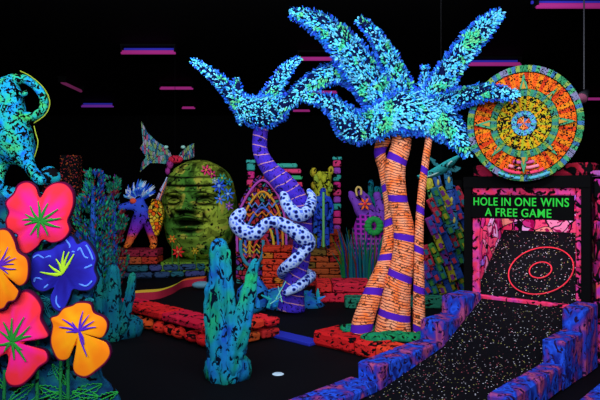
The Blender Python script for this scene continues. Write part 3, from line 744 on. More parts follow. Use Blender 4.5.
# ------------------------------------------------------------------ teal lizard statue on its rock, upper left
YZ = 5.6
lz = thing('lizard_statue', 'teal and blue scaly lizard statue with a curled tail at upper left', 'statue', P(12, 196, YZ))
J = [(14, 150, 14, 0), (14, 135, 20, 0), (8, 112, 17, 0), (8, 92, 13, 0), (14, 80, 8, 0), (24, 78, 5, 0), (36, 86, 4.6, 0), (44, 97, 4.6, 0), (44, 110, 5, 0), (34, 117, 5, 0), (22, 117, 6, 0),
     (25, 158, 9, -.05), (30, 168, 6, -.1), (38, 178, 6, -.12), (44, 184, 5, -.15), (2, 160, 9, .05), (-3, 176, 7, .0), (-2, 192, 6, -.05), (-14, 92, 14, .1), (-28, 100, 10, .15), (18, 92, 3.2, -.05), (25, 95, 3, -.08), (27, 90, 2.4, -.08)]
E = [(0, 1), (1, 2), (2, 3), (3, 4), (4, 5), (5, 6), (6, 7), (7, 8), (8, 9), (9, 10), (0, 11), (11, 12), (12, 13), (13, 14), (0, 15), (15, 16), (16, 17), (3, 18), (18, 19), (3, 20), (20, 21), (21, 22)]
skin_mesh('lizard_body', [P(x, y, YZ+d_) for x, y, r, d_ in J], E, [r/F*YZ for x, y, r, d_ in J], MAT['lizard'], lz, 2)
b = MB(); b.tube([P(x, y, YZ-.02) for x, y in catmull([(20, 71), (30, 76), (42, 86), (49, 98), (49, 108), (44, 116), (34, 123)], 5)], .0055, 6, (.28, .36, .03))
b.tube([P(x, y, YZ-.02) for x, y in catmull([(34, 126), (36, 134), (38, 142), (36, 152), (33, 160)], 5)], .0055, 6, (.28, .36, .03))
b.build('painted_edge', MAT['attr'], lz, True)
rk = MB(); rk.ball(P(50, 176, YZ), (.09, .08, .09), 18, 10, lump=.2, lumps=9)
rk.ball(P(12, 215, YZ+.1), (.42, .25, .26), 26, 12, lump=.2, lumps=5)
rk.tube([Vector((P(12, 215, YZ).x, YZ+.12, 0)), Vector((P(12, 215, YZ).x, YZ+.12, .8)), P(12, 215, YZ+.12)], [.36, .3, .36], 20, lump=.08, lumps=4)
tag(rk.build('statue_rock', m_blotch('dark_blue_teal_rock', [(.01, .08, .5), (.01, .3, .5), (.01, .35, .3)], 8, 11, .5), None, True), 'dark blue and teal rock under the lizard statue behind the flowers', 'rock')
# squiggled red ruin
rn = thing('ruined_pillar', 'dim red squiggle-painted block pillar right of the lizard statue', 'pillar', G(70, 300))
sq = m_cells('red_squiggle_paint', [(.35, .03, .02), (.25, .02, .03), (.4, .08, .02)], 20, .25, warp=.25)
b = MB(); q = P(69, 155, 10.6); b.box((q.x, 10.7, q.z/2), (.31, .25, q.z), ch=.02); b.box(P(52, 188, 10.6)*1, (.3, .2, .35), ch=.05)
b.build('painted_block', sq, rn)

# ------------------------------------------------------------------ leafy shrubs at left
def shrub(label, Y, cx, top, hw, bot, pal, seed, lean=0, tops=((0, 1.),)):
    rr = random.Random(seed); base = Vector(((cx-CX)/F*Y, Y, 0))
    t = thing('leafy_shrub', label, 'shrub', base, 'painted shrubs at the left')
    b = MB(); b.tube([base, P(cx, (top+bot)/2, Y), P(cx+lean, top+12, Y)], [.06, .045, .02], 8, (.02, .1, .5)); b.build('stem', MAT['mottled'], t, True)
    b = MB(); k = 0
    while k < 1700:
        v = rr.random(); py = top+(EH*F/Y+HY-4-top)*v
        if py > bot and rr.random() > .5: continue
        hwv = hw*min(1, .25+2.2*v)*(1-.12*max(0, v-.6)); u = rr.uniform(-1, 1)
        x = cx+lean*(1-v)+u*hwv+3*math.sin(v*17+u); dd = rr.uniform(-1, 1)*math.sqrt(max(0, 1-u*u))*hwv/F*Y*.7
        p = P(x, py, Y+dd); 
        if p.z < .02: continue
        up = Vector((u*.5+rr.uniform(-.4, .4), rr.uniform(-.5, .2), rr.uniform(.5, 1.))).normalized(); s_ = up.cross(Vector((rr.uniform(-.4, .4), -1, 0))).normalized()
        ln = rr.uniform(.05, .1); wd = rr.uniform(.008, .017)
        reg = mn.noise(p*2.2+Vector((seed, 0, 0)))
        c = pal[0 if reg < -.1 else (1 if reg < .15 else 2)] if rr.random() < .6 else rr.choice(pal)
        g_ = rr.uniform(.15, .8); c = tuple(x_*g_ for x_ in c)
        if mn.noise(p*9) > .12: continue
        b.add([p, p+up*ln*.5+s_*wd, p+up*ln, p+up*ln*.5-s_*wd], [(0, 1, 2, 3)], c); k += 1
    b.build('foliage', MAT['leafy'], t)
shrub('tall blue and green leafy shrub just right of the pink hibiscus', 9.6, 93, 173, 19, 290, [(.02, .1, .6), (.02, .5, .2), (.02, .4, .45), (.5, .04, .04)], 3)
shrub('shorter green and dark red leafy shrub left of the winged creature', 10.7, 115, 178, 11, 275, [(.02, .4, .2), (.4, .03, .05), (.02, .35, .35), (.2, .03, .3)], 5, -3)

# ------------------------------------------------------------------ winged creature statue
YC = 12.6
plt = thing('brick_platform', 'dim red brick platform under the winged creature statue', 'platform', Vector((P(140, 250, 12.6).x, 12.6, 0)))
b = MB(); ztop = P(0, 248, YC).z
courses(b, Vector((P(112, 0, 12.4).x, 12.35, 0)), Vector((P(158, 0, 12.4).x, 12.35, 0)), ztop-.3, ztop-.01, 2, .55, .5, [(.5, .04, .02), (.35, .02, .05), (.55, .1, .03)])
b.build('brick_courses', MAT['redattr'], plt)
b = MB(); core(b, Vector((P(112, 0, 12.4).x, 12.36, 0)), Vector((P(158, 0, 12.4).x, 12.36, 0)), 0, ztop-.3, .5); b.build('platform_base', MAT['black'], plt)
cr = thing('creature_statue', 'purple winged creature statue with a spiky blue crest and orange legs', 'statue', Vector((P(140, 0, YC).x, YC, ztop)))
J = [(146, 214, 7, 0), (140, 204, 8, 0), (132, 205, 5, -.05), (124, 207, 4, -.1), (117, 208, 3, -.15), (137, 224, 7, 0), (132, 235, 5, -.1), (128, 247, 3.5, -.15), (124, 250, 3, -.2),
     (150, 226, 6, .1), (153, 238, 4.5, .1), (154, 248, 3.5, .05), (150, 251, 3, 0)]
J = [(x, y-2 if y > 245 else y, r, d_) for x, y, r, d_ in J]
E = [(0, 1), (1, 2), (2, 3), (3, 4), (0, 5), (5, 6), (6, 7), (7, 8), (0, 9), (9, 10), (10, 11), (11, 12)]
t_ = NT('purple_to_orange_body'); zc = t_.n('ShaderNodeSeparateXYZ', {0: t_.coord()}).outputs[2]
cb = t_.ramp(t_.n('ShaderNodeMapRange', {0: zc, 1: 0., 2: .8}).outputs[0], [(0, (1, .25, .02)), (.3, (.9, .1, .05)), (.42, (.3, .02, .5)), (.8, (.07, .04, .6)), (1, (.04, .1, .8))])
dn = t_.noise(t_.coord(), 14, 3., 1.).outputs[0]
crm = t_.out(t_.mix(t_.math('GREATER_THAN', dn, .59), cb, BLK))
skin_mesh('creature_body', [P(x, y, YC+d_) for x, y, r, d_ in J], E, [r/F*YC for x, y, r, d_ in J], crm, cr, 2)
b = MB()
for k in range(60):
    a = R.uniform(.3, 2.9); x0, y0 = 139+5*math.cos(a), 200-5*math.sin(a); ln = R.uniform(8, 17)
    b.tube([P(x0, y0, YC), P(x0+math.cos(a)*ln*.6, y0-math.sin(a)*ln*.6, YC-.1), P(x0+math.cos(a)*ln*.8+2, y0-math.sin(a)*ln, YC-.1)], [.035, .022, .004], 5, R.choice([(.15, .5, .9), (.6, .75, .9), (.03, .12, .8), (.02, .1, .7)]))
b.build('crest', MAT['attr'], cr)
b = MB(); b.ball(P(133, 201, YC-.12), (.07, .06, .06), 12, 8, (.9, .1, .05)); b.build('cheek', MAT['attr'], cr, True)
b = MB(); pts = catmull([(150, 205), (153, 199), (160, 203), (163, 215), (160, 228), (156, 236), (150, 222), (148, 212)], 4, True)
b.prism([P(x, y, YC-.12) for x, y in pts], (0, .14, 0), (1, .45, .02)); b.build('wing_shield', m_cells('yellow_scales', [(.9, .4, .01), (.9, .12, .01), (.6, .5, .03), (.9, .6, .05)], 15, .09), cr)
b = MB(); b.prism([P(x, y, YC+.05) for x, y in ((154, 204), (160, 189), (167, 177), (166, 184), (160, 200), (157, 206))], (0, .1, 0), (.5, .25, .5)); b.tube([P(155, 204, YC+.03), P(167, 177, YC+.03)], .012, 6, (.5, .7, 1)); b.tube([P(157, 206, YC+.03), P(166, 182, YC+.03)], .01, 6, (1, .3, .1))
b.build('spear_wing', MAT['mottled'], cr)

# ------------------------------------------------------------------ flying bird over the stone head
YB = 13.4
bd = thing('bird_figure', 'iridescent bird figure with spread wings and red body above the stone head', 'hanging bird', P(172, 160, YB))
def wing(outl, tip):
    m_ = MB(); pts = [P(x, y, YB+dd) for x, y, dd in outl]; m_.prism(pts, (0, .05, 0)); m_.build('wing', m_cells('iridescent_feathers', [(.1, .35, .35), (.06, .2, .5), (.45, .1, .2), (.25, .4, .15), (.4, .4, .5), (.1, .4, .35), (.02, .1, .2)], 22, .05, (1.2, 1, .45)), bd)
wing([(141, 121, -.3), (147, 132, -.25), (156, 141, -.2), (166, 147, -.1), (170, 152, -.05), (173, 160, 0), (166, 164, -.05), (157, 163, -.12), (150, 163, -.2), (140, 172, -.3), (142, 162, -.3), (146, 157, -.25), (140, 148, -.3), (143, 143, -.3)], 0)
wing([(176, 160, 0), (181, 152, -.02), (186, 147, -.05), (194, 143, -.1), (194, 157, -.1), (190, 159, -.05), (182, 160, 0)], 1)
b = MB(); 
for x_ in (166, 183): b = MB(); b.ball(P(x_, 147, YB-.12), (.05, .03, .035), 10, 6, (.4, .8, .7)); b.build('wing_joint', MAT['attr'], bd, True)
b = MB(); b.ball(P(176, 159, YB-.03), (.15, .1, .085), 16, 10, (.85, .03, .08), lump=.3); b.ball(P(170, 165, YB-.03), (.07, .08, .1), 12, 8, (.4, .04, .25), lump=.3); b.ball(P(168, 171, YB-.03), (.06, .06, .09), 12, 8, (.4, .04, .3), lump=.3)
b.build('body', MAT['mottled'], bd, True)
b = MB(); b.tube([P(175, 156, YB), Vector((P(175, 156, YB).x, YB, CZ))], .006, 5); b.build('hanging_wire', MAT['black'], bd)

# ------------------------------------------------------------------ the stone head
YH = 13.3
hb0 = P(173, 256, YH).z
hp = thing('stone_plinth', 'yellow green stone plinth under the giant head', 'plinth', Vector((P(176, 0, YH).x, YH, 0)))
b = MB(); xa, xb = P(161, 0, YH-.5).x, P(226, 0, YH-.5).x; zt = P(0, 258.5, YH).z
courses(b, Vector((xa, YH-.62, 0)), Vector((xb, YH-.62, 0)), 0, zt, 1, 1.3, 1.9, [(.12, .28, .02), (.16, .33, .03)], .02); b.build('plinth_block', MAT['mottled'], hp)
hd = thing('face_monument', 'giant yellow green carved stone face with heavy lips and blue painted flowers', 'stone head', Vector((P(199, 0, YH).x, YH, zt)))
hc = P(200, 209.5, YH); HW, HH, HD = 36.5/F*YH, 49.5/F*YH, .62
yaw = -.12
def gs(x, y, cx, cy, sx, sy): return math.exp(-((x-cx)/sx)**2-((y-cy)/sy)**2)
def hfeat(x, y):
    """relief (m) and darkening (black paint plus painted-in shading) at face coordinates x,y in -1..1"""
    y = .1+(y-.2)*1.29; x = x+.08
    d = 0.; k = 0.
    d += .10*gs(x, y, -.02, .02, .16, .2)+.14*gs(x, y, -.02, -.1, .27, .11)           # nose
    for s_ in (-1, 1):
        d += .07*gs(x, y, s_*.2-.02, -.12, .1, .08)                                   # nostril wings
        k += 1.5*gs(x, y, s_*.13-.02, -.19, .11, .05)
        d += .06*gs(x, y, s_*.42, .26, .26, .05)-.07*gs(x, y, s_*.42, .1, .22, .075)   # brow, socket
        d += .045*gs(x, y, s_*.42, .08, .16, .05)                                      # eyeball
        k += 1.2*gs(x, y-.06*(abs(x)-.4), s_*.42, .18, .26, .04)+1.1*gs(x, y, s_*.42, -.01, .22, .035)
        k += 1.*gs(x, y, s_*.42, .09, .12, .03)
        d += .06*gs(x, y, s_*.52, -.18, .22, .18)                                      # cheeks
        k += 1.1*gs(x-.25*s_*(y+.3), y, s_*.42, -.28, .05, .16)
        k += .8*gs(x, y, s_*.70, -.02, .12, .03)+.8*gs(x, y, s_*.20, .08, .025, .14)
    lip = lambda cy: cy+.05*math.cos(x*5)
    d += .10*gs(x, y, 0, lip(-.36), .36, .05)+.10*gs(x, y, 0, -.59+.03*math.cos(x*5), .33, .055)-.12*gs(x, y, 0, -.475, .27, .05)
    k += 1.8*math.exp(-(x/.34)**4-((y+.475)/.065)**2)+1.*gs(x, y, 0, -.70, .3, .035)
    d += .05*gs(x, y, 0, -.85, .25, .1)
    ln_ = lambda yc, w_, c0, r_: math.exp(-((y-yc)/w_)**2)*max(0, 1-((x-c0)/r_)**4) if abs(x-c0) < r_ else 0
    for s_ in (-1, 1):
        c0 = s_*.42; e2 = ((x-c0)/.24)**2
        k += 1.3*ln_(.07+.075*(1-e2), .018, c0, .26)+1.3*ln_(.06-.06*(1-e2), .018, c0, .26)      # lids
        k += 1.2*ln_(.24+.05*(1-e2)-.05*s_*(x-c0), .022, c0, .30)                                  # brow line
        d += .05*ln_(.31+.05*(1-e2), .04, c0, .30)
        k += 1.0*ln_(-.10-.22*(abs(x)-.25), .02, s_*.34, .13)
        k += .9*ln_(-.30-.9*(abs(x)-.45), .05, s_*.5, .1)
    k += 1.3*ln_(-.215+.05*math.cos(x*14), .022, 0, .3)                                            # under the nose
    k += 1.1*ln_(-.31+.03*math.cos(x*9), .016, 0, .42)+1.1*ln_(-.655+.06*x*x*4, .022, 0, .40)       # lip edges
    k += .8*ln_(-.80, .02, 0, .25)
    hb = .46+.05*x*x                                                                   # helmet band
    if y > hb: d += .05
    k += 1.3*math.exp(-((y-hb)/.035)**2)+1.*math.exp(-((y-.66-.05*x*x)/.028)**2)*(abs(x) < .8)
    if .78 < y+.1*x*x < 1.02: k += .75*(math.sin(x*19) > .45)
    k += 1.*gs(x+.3*y, y, .1, .56, .03, .08)+1.*gs(x-.2*y, y, -.45, .56, .03, .07)+.8*math.exp(-((y-.31-.1*x*x)/.02)**2)*(abs(x) < .5)
    if abs(x) > .74: d += .04*gs(abs(x), y, .86, 0, .1, .4); k += .5*gs(abs(x), y, .76, 0, .02, .35)
    return d, min(k, 1)
b = MB(); nu, nv = 260, 190; Mz = Matrix.Rotation(yaw, 3, 'Z')
def hpt(th, v):
    y = v; e = abs(v)**2.6; prof = max(0, 1-e)**.5 if abs(v) < 1 else 0
    prof = max(prof, .02)
    if v < 0: prof = max(.80*(1-.15*(abs(v)**3)), .1) if False else max((1-abs(v)**4.2)**.5*(1-.10*abs(v)), .02) if abs(v) < 1 else .02
    cs, sn_ = math.cos(th), math.sin(th)
    ex = .78; x = math.copysign(abs(cs)**ex, cs); yy = math.copysign(abs(sn_)**ex, sn_)
    fx = x*prof
    d = k = 0.
    if sn_ < 0: d, k = hfeat(fx, v); d *= min(1, -yy*1.8)
    q = Vector((fx*HW, yy*prof*(HD)-(d*(1 if sn_ < 0 else 0))*1.9, v*HH))
    q += q.normalized()*.02*mn.noise(q*3.2)
    return hc+Mz @ q, k
for j in range(nv+1):
    v = -1+2*j/nv; v = math.sin(v*PI/2)*.35+v*.65
    for i in range(nu):
        p, k = hpt(2*PI*i/nu, v); b.v.append(p)
        nz = mn.noise(p*2.4); nz2 = mn.noise(p*6+Vector((5, 5, 5))); f = min(1, max(0, .5+nz*1.1))
        c = Vector((.42, .55, .05)).lerp(Vector((.08, .26, .03)), f)
        if nz2 > .28: c = c*.45
        if nz2 < -.33: c = Vector((.5, .5, .06))
        c = c*(1-k*.97)  # black groove paint and shading of nose, sockets and mouth in the colour
        b.vc[len(b.v)-1] = tuple(c)
for j in range(nv):
    for i in range(nu): b.f.append([j*nu+i, j*nu+(i+1) % nu, (j+1)*nu+(i+1) % nu, (j+1)*nu+i]); b.c.append(WHITE); b.uv.append(None)
b.f.append(list(range(nu-1, -1, -1))); b.c.append(WHITE); b.uv.append(None); b.f.append(list(range(nv*nu, nv*nu+nu))); b.c.append(WHITE); b.uv.append(None)
b.build('carved_head', m_attr('green_stone', (13, .57)), hd, True)
def bloom(px, py, r, n, col, ccol, Y, parent, name='painted_flower', spin=0., th=.05):
    c = P(px, py, Y); rr_ = r/F*Y; m_ = MB()
    for k in range(n):
        a = spin+2*PI*k/n; d_ = Vector((math.cos(a), 0, math.sin(a))); s_ = Vector((-d_.z, 0, d_.x))
        m_.prism([c+d_*rr_*.1, c+d_*rr_*.55+s_*rr_*1.1/n, c+d_*rr_, c+d_*rr_*.55-s_*rr_*1.1/n], (0, th, 0), col)
    m_.ball(c+Vector((0, -.0, 0)), (rr_*.22, .03, rr_*.22), 10, 6, ccol)
    return m_.build(name, MAT['attr'], parent)
fy = lambda x, y: YH-.62*(max(0., 1-((x-200)/37)**2-.6*((y-209)/50)**4))**.42-.06
for (x, y, r, n, c, cc) in ((206, 170, 6, 6, (.9, .05, .2), (.9, .4, .1)), (212, 174, 4.5, 5, (.7, .03, .2), YE), (219, 186, 8, 8, (.03, .12, .9), (.3, .6, 1)), (228, 194, 7, 7, (.04, .2, .9), (.5, .8, 1)),
                            (220, 199, 6, 6, (.06, .25, .95), (.8, .3, .5)), (222, 178, 5, 6, (.03, .4, .3), YE), (229, 206, 5, 6, (.3, .1, .6), (.9, .3, .5)), (215, 181, 4, 6, (.3, .5, .6), WH), (229, 182, 4, 5, (.02, .35, .4), BL)):
    bloom(x, y, r, n, c, cc, fy(x, y)-.03, hd, spin=R.random())
for (x, y, r, n, c, cc, lb) in ((178, 252, 6.5, 7, (.95, .03, .03), (.9, .3, .1), 'red spiky flower cut-out at the foot of the stone head'), (172, 239, 4.5, 6, (.8, .2, .02), YE, 'small orange spiky flower cut-out left of the stone head'), (195, 251, 4, 6, (.6, .35, .02), YE, 'small amber spiky flower cut-out below the stone chin')):
    q = P(x, y, YH-.72); 
    tt = thing('spiky_flower', lb, 'flower cut-out', Vector((q.x, q.y, 0)), 'spiky flower cut-outs at the plinth')
    bloom(x, y, r, n, c, cc, q.y, tt, 'flower_head', th=.04)
    g = MB(); g.tube([q+Vector((0, .03, 0)), Vector((q.x, q.y+.03, 0))], .012, 6, (.05, .2, .03)); g.build('stem', MAT['attr'], tt)

# dark blue stone wall and curved curb between
b = MB(); t = thing('blue_stone_wall', 'dim blue grey stone wall below the brick platform', 'stone wall', G(160, 285))
courses(b, G(118, 280), G(206, 277), 0, .26, 2, .2, .34, [(.03, .07, .16), (.02, .12, .16), (.05, .06, .2)], .03, .02); b.build('stone_courses', MAT['redattr'], t)
t = thing('curved_curb', 'wavy yellow and orange curb beyond the red stone kerb', 'curb', G(165, 300))
b = MB(); ln = catmull([G(126, 302), G(140, 300.5), G(158, 299), G(172, 294), (G(184, 287.5)), G(204, 285)], 6)
for i in range(len(ln)-1):
    a_, c_ = Vector(ln[i]), Vector(ln[i+1]); f = i/len(ln); col = Vector((.9, .45, .05)).lerp(Vector((.45, .5, .02)), min(1, f*1.4)) if f < .7 else Vector((.8, .15, .03))
    b.add([a_+Vector((0, 0, .12)), c_+Vector((0, 0, .12)), c_+Vector((0, .28, .12)), a_+Vector((0, .28, .12))], [(0, 1, 2, 3)], tuple(col))
    b.add([a_, c_, c_+Vector((0, 0, .12)), a_+Vector((0, 0, .12))], [(0, 1, 2, 3)], (.45, .02, .05))
    b.add([a_+Vector((0, .28, 0)), c_+Vector((0, .28, 0)), c_+Vector((0, .28, .12)), a_+Vector((0, .28, .12))], [(0, 1, 2, 3)], (.45, .02, .05))
b.build('curb_stone', MAT['attr'], t)
b = MB(); b.ball(G(202, 285, .08), (.17, .12, .06), 16, 8, lump=.2); tag(b.build('pale_rock', m_plain('pale_blue_rock', (.12, .3, .4)), None, True), 'small pale blue rock left of the middle cactus top', 'rock')

# ------------------------------------------------------------------ ruins in the background centre
def cutout(name, label, cat, parts, Y, th, base_z=0., group=None):
    xs = [x for pt in parts[0][1] for x in (pt[0],)]; cx = sum(xs)/len(xs)
    t = thing(name, label, cat, Vector(((cx-CX)/F*Y, Y, base_z)), group)
    for (nm, ol_, mat, off, col) in parts:
        m_ = MB(); m_.prism([P(x, y, Y+off) for x, y in ol_], (0, th, 0), col); m_.build(nm, mat, t)
    return t
tot = m_cells('totem_tiles', [(.9, .03, .3), (.05, .5, .4), (.5, .1, .7), (.9, .1, .35), (.05, .35, .55), (.4, .05, .3)], 6.5, .1, (1, .3, 1), .1)
def totem(label, px, w_, ytop, Y, nseg):
    zt_ = P(0, ytop, Y).z; x = P(px, 0, Y).x; w3 = w_/F*Y
    t = thing('totem_post', label, 'totem post', Vector((x, Y, 0)), 'tiled totem posts')
    h = zt_/nseg; b = MB()
    for k in range(nseg):
        c = [(.75, .03, .25), (.04, .4, .35), (.35, .06, .5), (.8, .05, .2)][k % 4]
        b.box((x, Y, h*(k+.5)), (w3*(1. if k % 2 else .86), w3*.8, h-.02), col=c, ch=.02)
    b.build('post_blocks', m_blotch('carved_totem_paint', [RD]*2, 6, 9, .56, attr=True), t)
    b = MB(); b.box((x, Y, zt_+.03), (w3*1.15, w3, .06), col=(.05, .45, .4), ch=.01); b.build('cap', MAT['mottled'], t)
totem('thin pink and teal totem post right of the stone head', 251, 8, 163, 12.3, 14)
totem('tall pink and teal totem post right of the blue robed figure', 337, 8, 160, 12.4, 16)
# patterned arch idol
YI = 11.3
def zz(x0, x1, y, amp, n, w_, col, mb, Y):
    pts = [(x0+(x1-x0)*i/n, y+(amp if i % 2 else -amp)) for i in range(n+1)]
    mb.tube([P(a, c, Y) for a, c in pts], w_/F*Y, 5, col)
t = thing('painted_shrine', 'domed shrine panel with red and gold zigzag painting behind the snake', 'shrine', Vector((P(262, 0, YI).x, YI, 0)))
ol_ = catmull([(236, 262), (235, 230), (236, 212), (243, 196), (252, 182), (262, 174), (272, 180), (281, 194), (286, 212), (288, 232), (288, 262)], 5)
b = MB(); pts = [P(x, y, YI) for x, y in ol_]; pts = [Vector((pts[0].x, YI, .0))]+pts+[Vector((pts[-1].x, YI, .0))]
b.prism(pts, (0, .25, 0)); b.build('shrine_panel', m_cells('shrine_mosaic', [(.35, .02, .03), (.5, .05, .02), (.12, .03, .25), (.3, .02, .1), (.03, .2, .2)], 12, .12, warp=.2), t)
b = MB()
for k, (sc, col) in enumerate(((.93, (.5, .08, .5)), (.8, (.7, .3, .03)), (.62, (.08, .15, .7)), (.46, (.75, .5, .04)), (.3, (.6, .03, .05)))):
    b.tube([P(262+(x-262)*sc, 262+(y-262)*sc, YI-.02) for x, y in ol_[2:-2]], .022, 6, col)
for y in (196, 205, 214): zz(252-(y-196)*.4, 272+(y-196)*.4, y, 2.2, 8, .9, R.choice([(.85, .5, .04), (.8, .25, .03), (.1, .3, .8)]), b, YI-.04)
for y, c in ((246, (.8, .35, .03)), (251, (.7, .55, .05)), (256, (.7, .08, .1))): zz(243, 260, y, 2, 5, .8, c, b, YI-.04)
b.tube([P(x, y, YI-.03) for x, y in catmull([(241, 240), (241, 252), (247, 264), (257, 264), (263, 252), (263, 240)], 4)], .03, 6, (.05, .3, .45))
b.build('relief_lines', MAT['attr'], t)
# tiered tower
t = thing('tiered_tower', 'little tiered tower of pink and green slabs behind the purple trunk', 'tower', Vector((P(287, 0, 12).x, 12, 0)))
b = MB()
q = P(287, 0, 12); b.box((q.x, 12, .95), (.36, .36, 1.9), col=(.25, .03, .12), ch=.02); b.build('shaft', MAT['mottled'], t)
for i, (y, hw, col) in enumerate(((166, 11, (.05, .45, .35)), (171.5, 15, (.85, .06, .2)), (178, 16, (.05, .5, .2)), (184.5, 17, (.8, .05, .15)), (191, 18, (.6, .1, .4)), (197.5, 20, (.6, .35, .05)), (204, 21, (.15, .15, .6)))):
    g = MB(); c = P(287, y, 12); g.box(c, (2*hw/F*12*.95, .45, .085), col=col, ch=.02); g.build('slab', MAT['mottled'], t)
# yellow carved totem behind the robed figure
t = thing('carved_pillar', 'yellow green carved pillar behind the blue robed figure', 'pillar', Vector((P(322, 0, 12.2).x, 12.2, 0)))
b = MB(); q = P(322, 0, 12.2)
b.tube([Vector((q.x, 12.2, 0)), Vector((q.x, 12.2, 1.4)), P(322, 182, 12.2), P(322, 172, 12.2)], [.14, .15, .17, .18], 12, (.45, .5, .03), lump=.05, lumps=6)
for k in range(14):
    a = 2*PI*k/14; b.ball(P(322+9*math.cos(a), 172+R.uniform(-3, 16), 12.2+.12*math.sin(a)-.05), (.06, .05, .09), 8, 6, R.choice([(.5, .55, .03), (.35, .5, .05), (.55, .45, .03)]))
b.build('carving', m_attr('yellow_carving', (14, .54)), t, True)
# robed figure
YG = 11.2; zg = P(0, 248, YG).z
fg = thing('robed_figure_statue', 'dark blue standing robed figure holding a green staff', 'statue', Vector((P(323, 0, YG).x, YG, zg)))
J = [(323, 214, 5.5, 0), (323, 203, 6.2, 0), (323, 196, 3, 0), (323, 191, 3.4, 0), (323, 187.5, 3, 0), (316.5, 199, 3, 0), (314, 208, 2.6, -.03), (317, 217, 2.2, -.13), (321, 219, 1.9, -.2), (329.5, 199, 3, 0), (332, 208, 2.6, -.03), (330, 217, 2.2, -.12), (326, 220, 1.9, -.2),
     (320, 225, 4, 0), (319.5, 236, 2.8, 0), (319, 246, 2.2, 0), (318, 247, 1.8, -.1), (326, 225, 4, 0), (327, 236, 2.8, 0), (327.5, 246, 2.2, 0), (328.5, 247, 1.8, -.1)]
E = [(0, 1), (1, 2), (2, 3), (3, 4), (1, 5), (5, 6), (6, 7), (7, 8), (1, 9), (9, 10), (10, 11), (11, 12), (0, 13), (13, 14), (14, 15), (15, 16), (0, 17), (17, 18), (18, 19), (19, 20)]
bm_ = m_blotch('deep_blue_paint', [(.01, .02, .3), (.02, .06, .6), (.02, .12, .5)], 9, 14, .56)
skin_mesh('figure_body', [P(x, y, YG+d_) for x, y, r, d_ in J], E, [r/F*YG for x, y, r, d_ in J], bm_, fg, 2)
b = MB(); rg = [(198, 7.2, .11), (208, 9, .14), (218, 9.5, .15), (228, 10, .16), (233, 10.3, .17)]; n = 28; vs = []
for (y, w_, d_) in rg:
    c = P(323, y, YG+.03)
    for k in range(n):
        a = 2*PI*k/n; rr_ = 1+.06*math.cos(7*a); vs.append(c+Vector((math.cos(a)*w_/F*YG*rr_, math.sin(a)*d_*rr_, 0)))
b.add(vs, [(j*n+k, j*n+(k+1) % n, (j+1)*n+(k+1) % n, (j+1)*n+k) for j in range(4) for k in range(n) if not (18 <= k <= 23)])
b.build('robe', bm_, fg, True)
b = MB(); b.tube([P(323.5, 192, YG-.26), P(323.5, 247, YG-.26)], .022, 8, (.15, .5, .15)); b.build('staff', MAT['attr'], fg)
# brick terraces behind, centre
def terrace(label, x0, x1, y_bot, ztop, z0_, nc, ln_, pal, thick=.5, name='brick_terrace'):
    a, c = G(x0, y_bot), G(x1, y_bot); t = thing(name, label, 'brick terrace', (a+c)/2)
    b = MB(); courses(b, a, c, z0_, ztop, nc, thick, ln_, pal, .015); b.build('brick_courses', MAT['redattr'], t)
    b = MB(); core(b, a+Vector((0, .02, 0)), c+Vector((0, .02, 0)), 0, ztop-.02, thick-.04, .04); b.build('mortar', MAT['black'], t)
    return t
terrace('red brick terrace with orange courses behind the snake', 262, 300, 290, .74, 0, 7, .34, [(.6, .04, .02), (.75, .05, .02), (.7, .2, .02)], .4)
terrace('dark red brick terrace under the blue robed figure', 300, 344, 287, zg-.005, 0, 6, .42, [(.4, .02, .02), (.45, .08, .02), (.45, .015, .03), (.18, .1, .02)], .9)
terrace('low bright red brick step in front of the grass clump', 316, 372, 303, .3, .0, 2, .7, [(.8, .03, .03), (.7, .02, .05)], .6, 'brick_step')
terrace('small red brick pier left of the tall totem post', 329, 341, 278.5, .95, 0, 7, .25, [(.5, .05, .02), (.4, .02, .02), (.55, .12, .02)], .2, 'brick_pier')
terrace('dim green stone ledge behind the big palm trunks', 345, 458, 309, .16, 0, 1, .5, [(.02, .2, .12), (.01, .12, .1), (.3, .02, .02)], .3, 'stone_ledge')
# checked fabric-like coral, purple
YK = 11.1
t = thing('coral_formation', 'purple coral shape with a magenta checked skirt behind the palm', 'coral', Vector((P(368, 0, YK).x, YK, 0)))
chk = NT('magenta_check'); v = chk.mp(chk.coord(), 12); sx = chk.n('ShaderNodeSeparateXYZ', {0: v})
fa = chk.math('LESS_THAN', chk.math('FRACT', sx.outputs[0]), .4); fb = chk.math('LESS_THAN', chk.math('FRACT', sx.outputs[2]), .4)
chkm = chk.out(chk.mix(chk.math('MAXIMUM', fa, fb), (.03, .01, .1), (.4, .02, .45)))
b = MB()
for pth in ([(366, 245, 20), (366, 222, 17), (360, 208, 12), (352, 196, 7), (350, 193, 4)], [(368, 235, 20), (370, 215, 16), (366, 200, 9), (361, 192, 5)], [(378, 235, 14), (380, 210, 12), (377, 195, 7)]):
    pts = catmull(pth, 5); b.tube([P(x, y, YK) for x, y, w_ in pts], [w_/F*YK/2 for x, y, w_ in pts], 14, (.18, .05, .45), lump=.04, endround=True)
b.build('coral_body', m_attr('purple_coral_paint', (14, .57)), t, True)
b = MB(); b.tube([Vector((P(369, 0, YK).x, YK, 0.0)), Vector((P(369, 0, YK).x, YK, .6)), P(369, 232, YK), P(370, 215, YK)], [.42, .38, .30, .22], 20); b.build('checked_skirt', chkm, t, True)
bloom(365, 204, 7, 6, (.95, .15, .02), (.9, .03, .05), YK-.22, t, 'orange_flower')
b = MB(); b.tube([P(x, y, YK-.1) for x, y in catmull([(357, 196), (356, 190), (358, 187), (361, 189), (361, 195)], 4)], .02, 6, (.7, .5, .15)); b.build('curled_horn', MAT['attr'], t, True)
b = MB()
for k in range(12):
    a = 2*PI*k/12; b.ball(P(374+6*math.cos(a), 226+7*math.sin(a), YK-.36), (.07, .03, .05), 8, 6, (.02, .3, .06))
b.build('green_leaves', MAT['attr'], t, True)
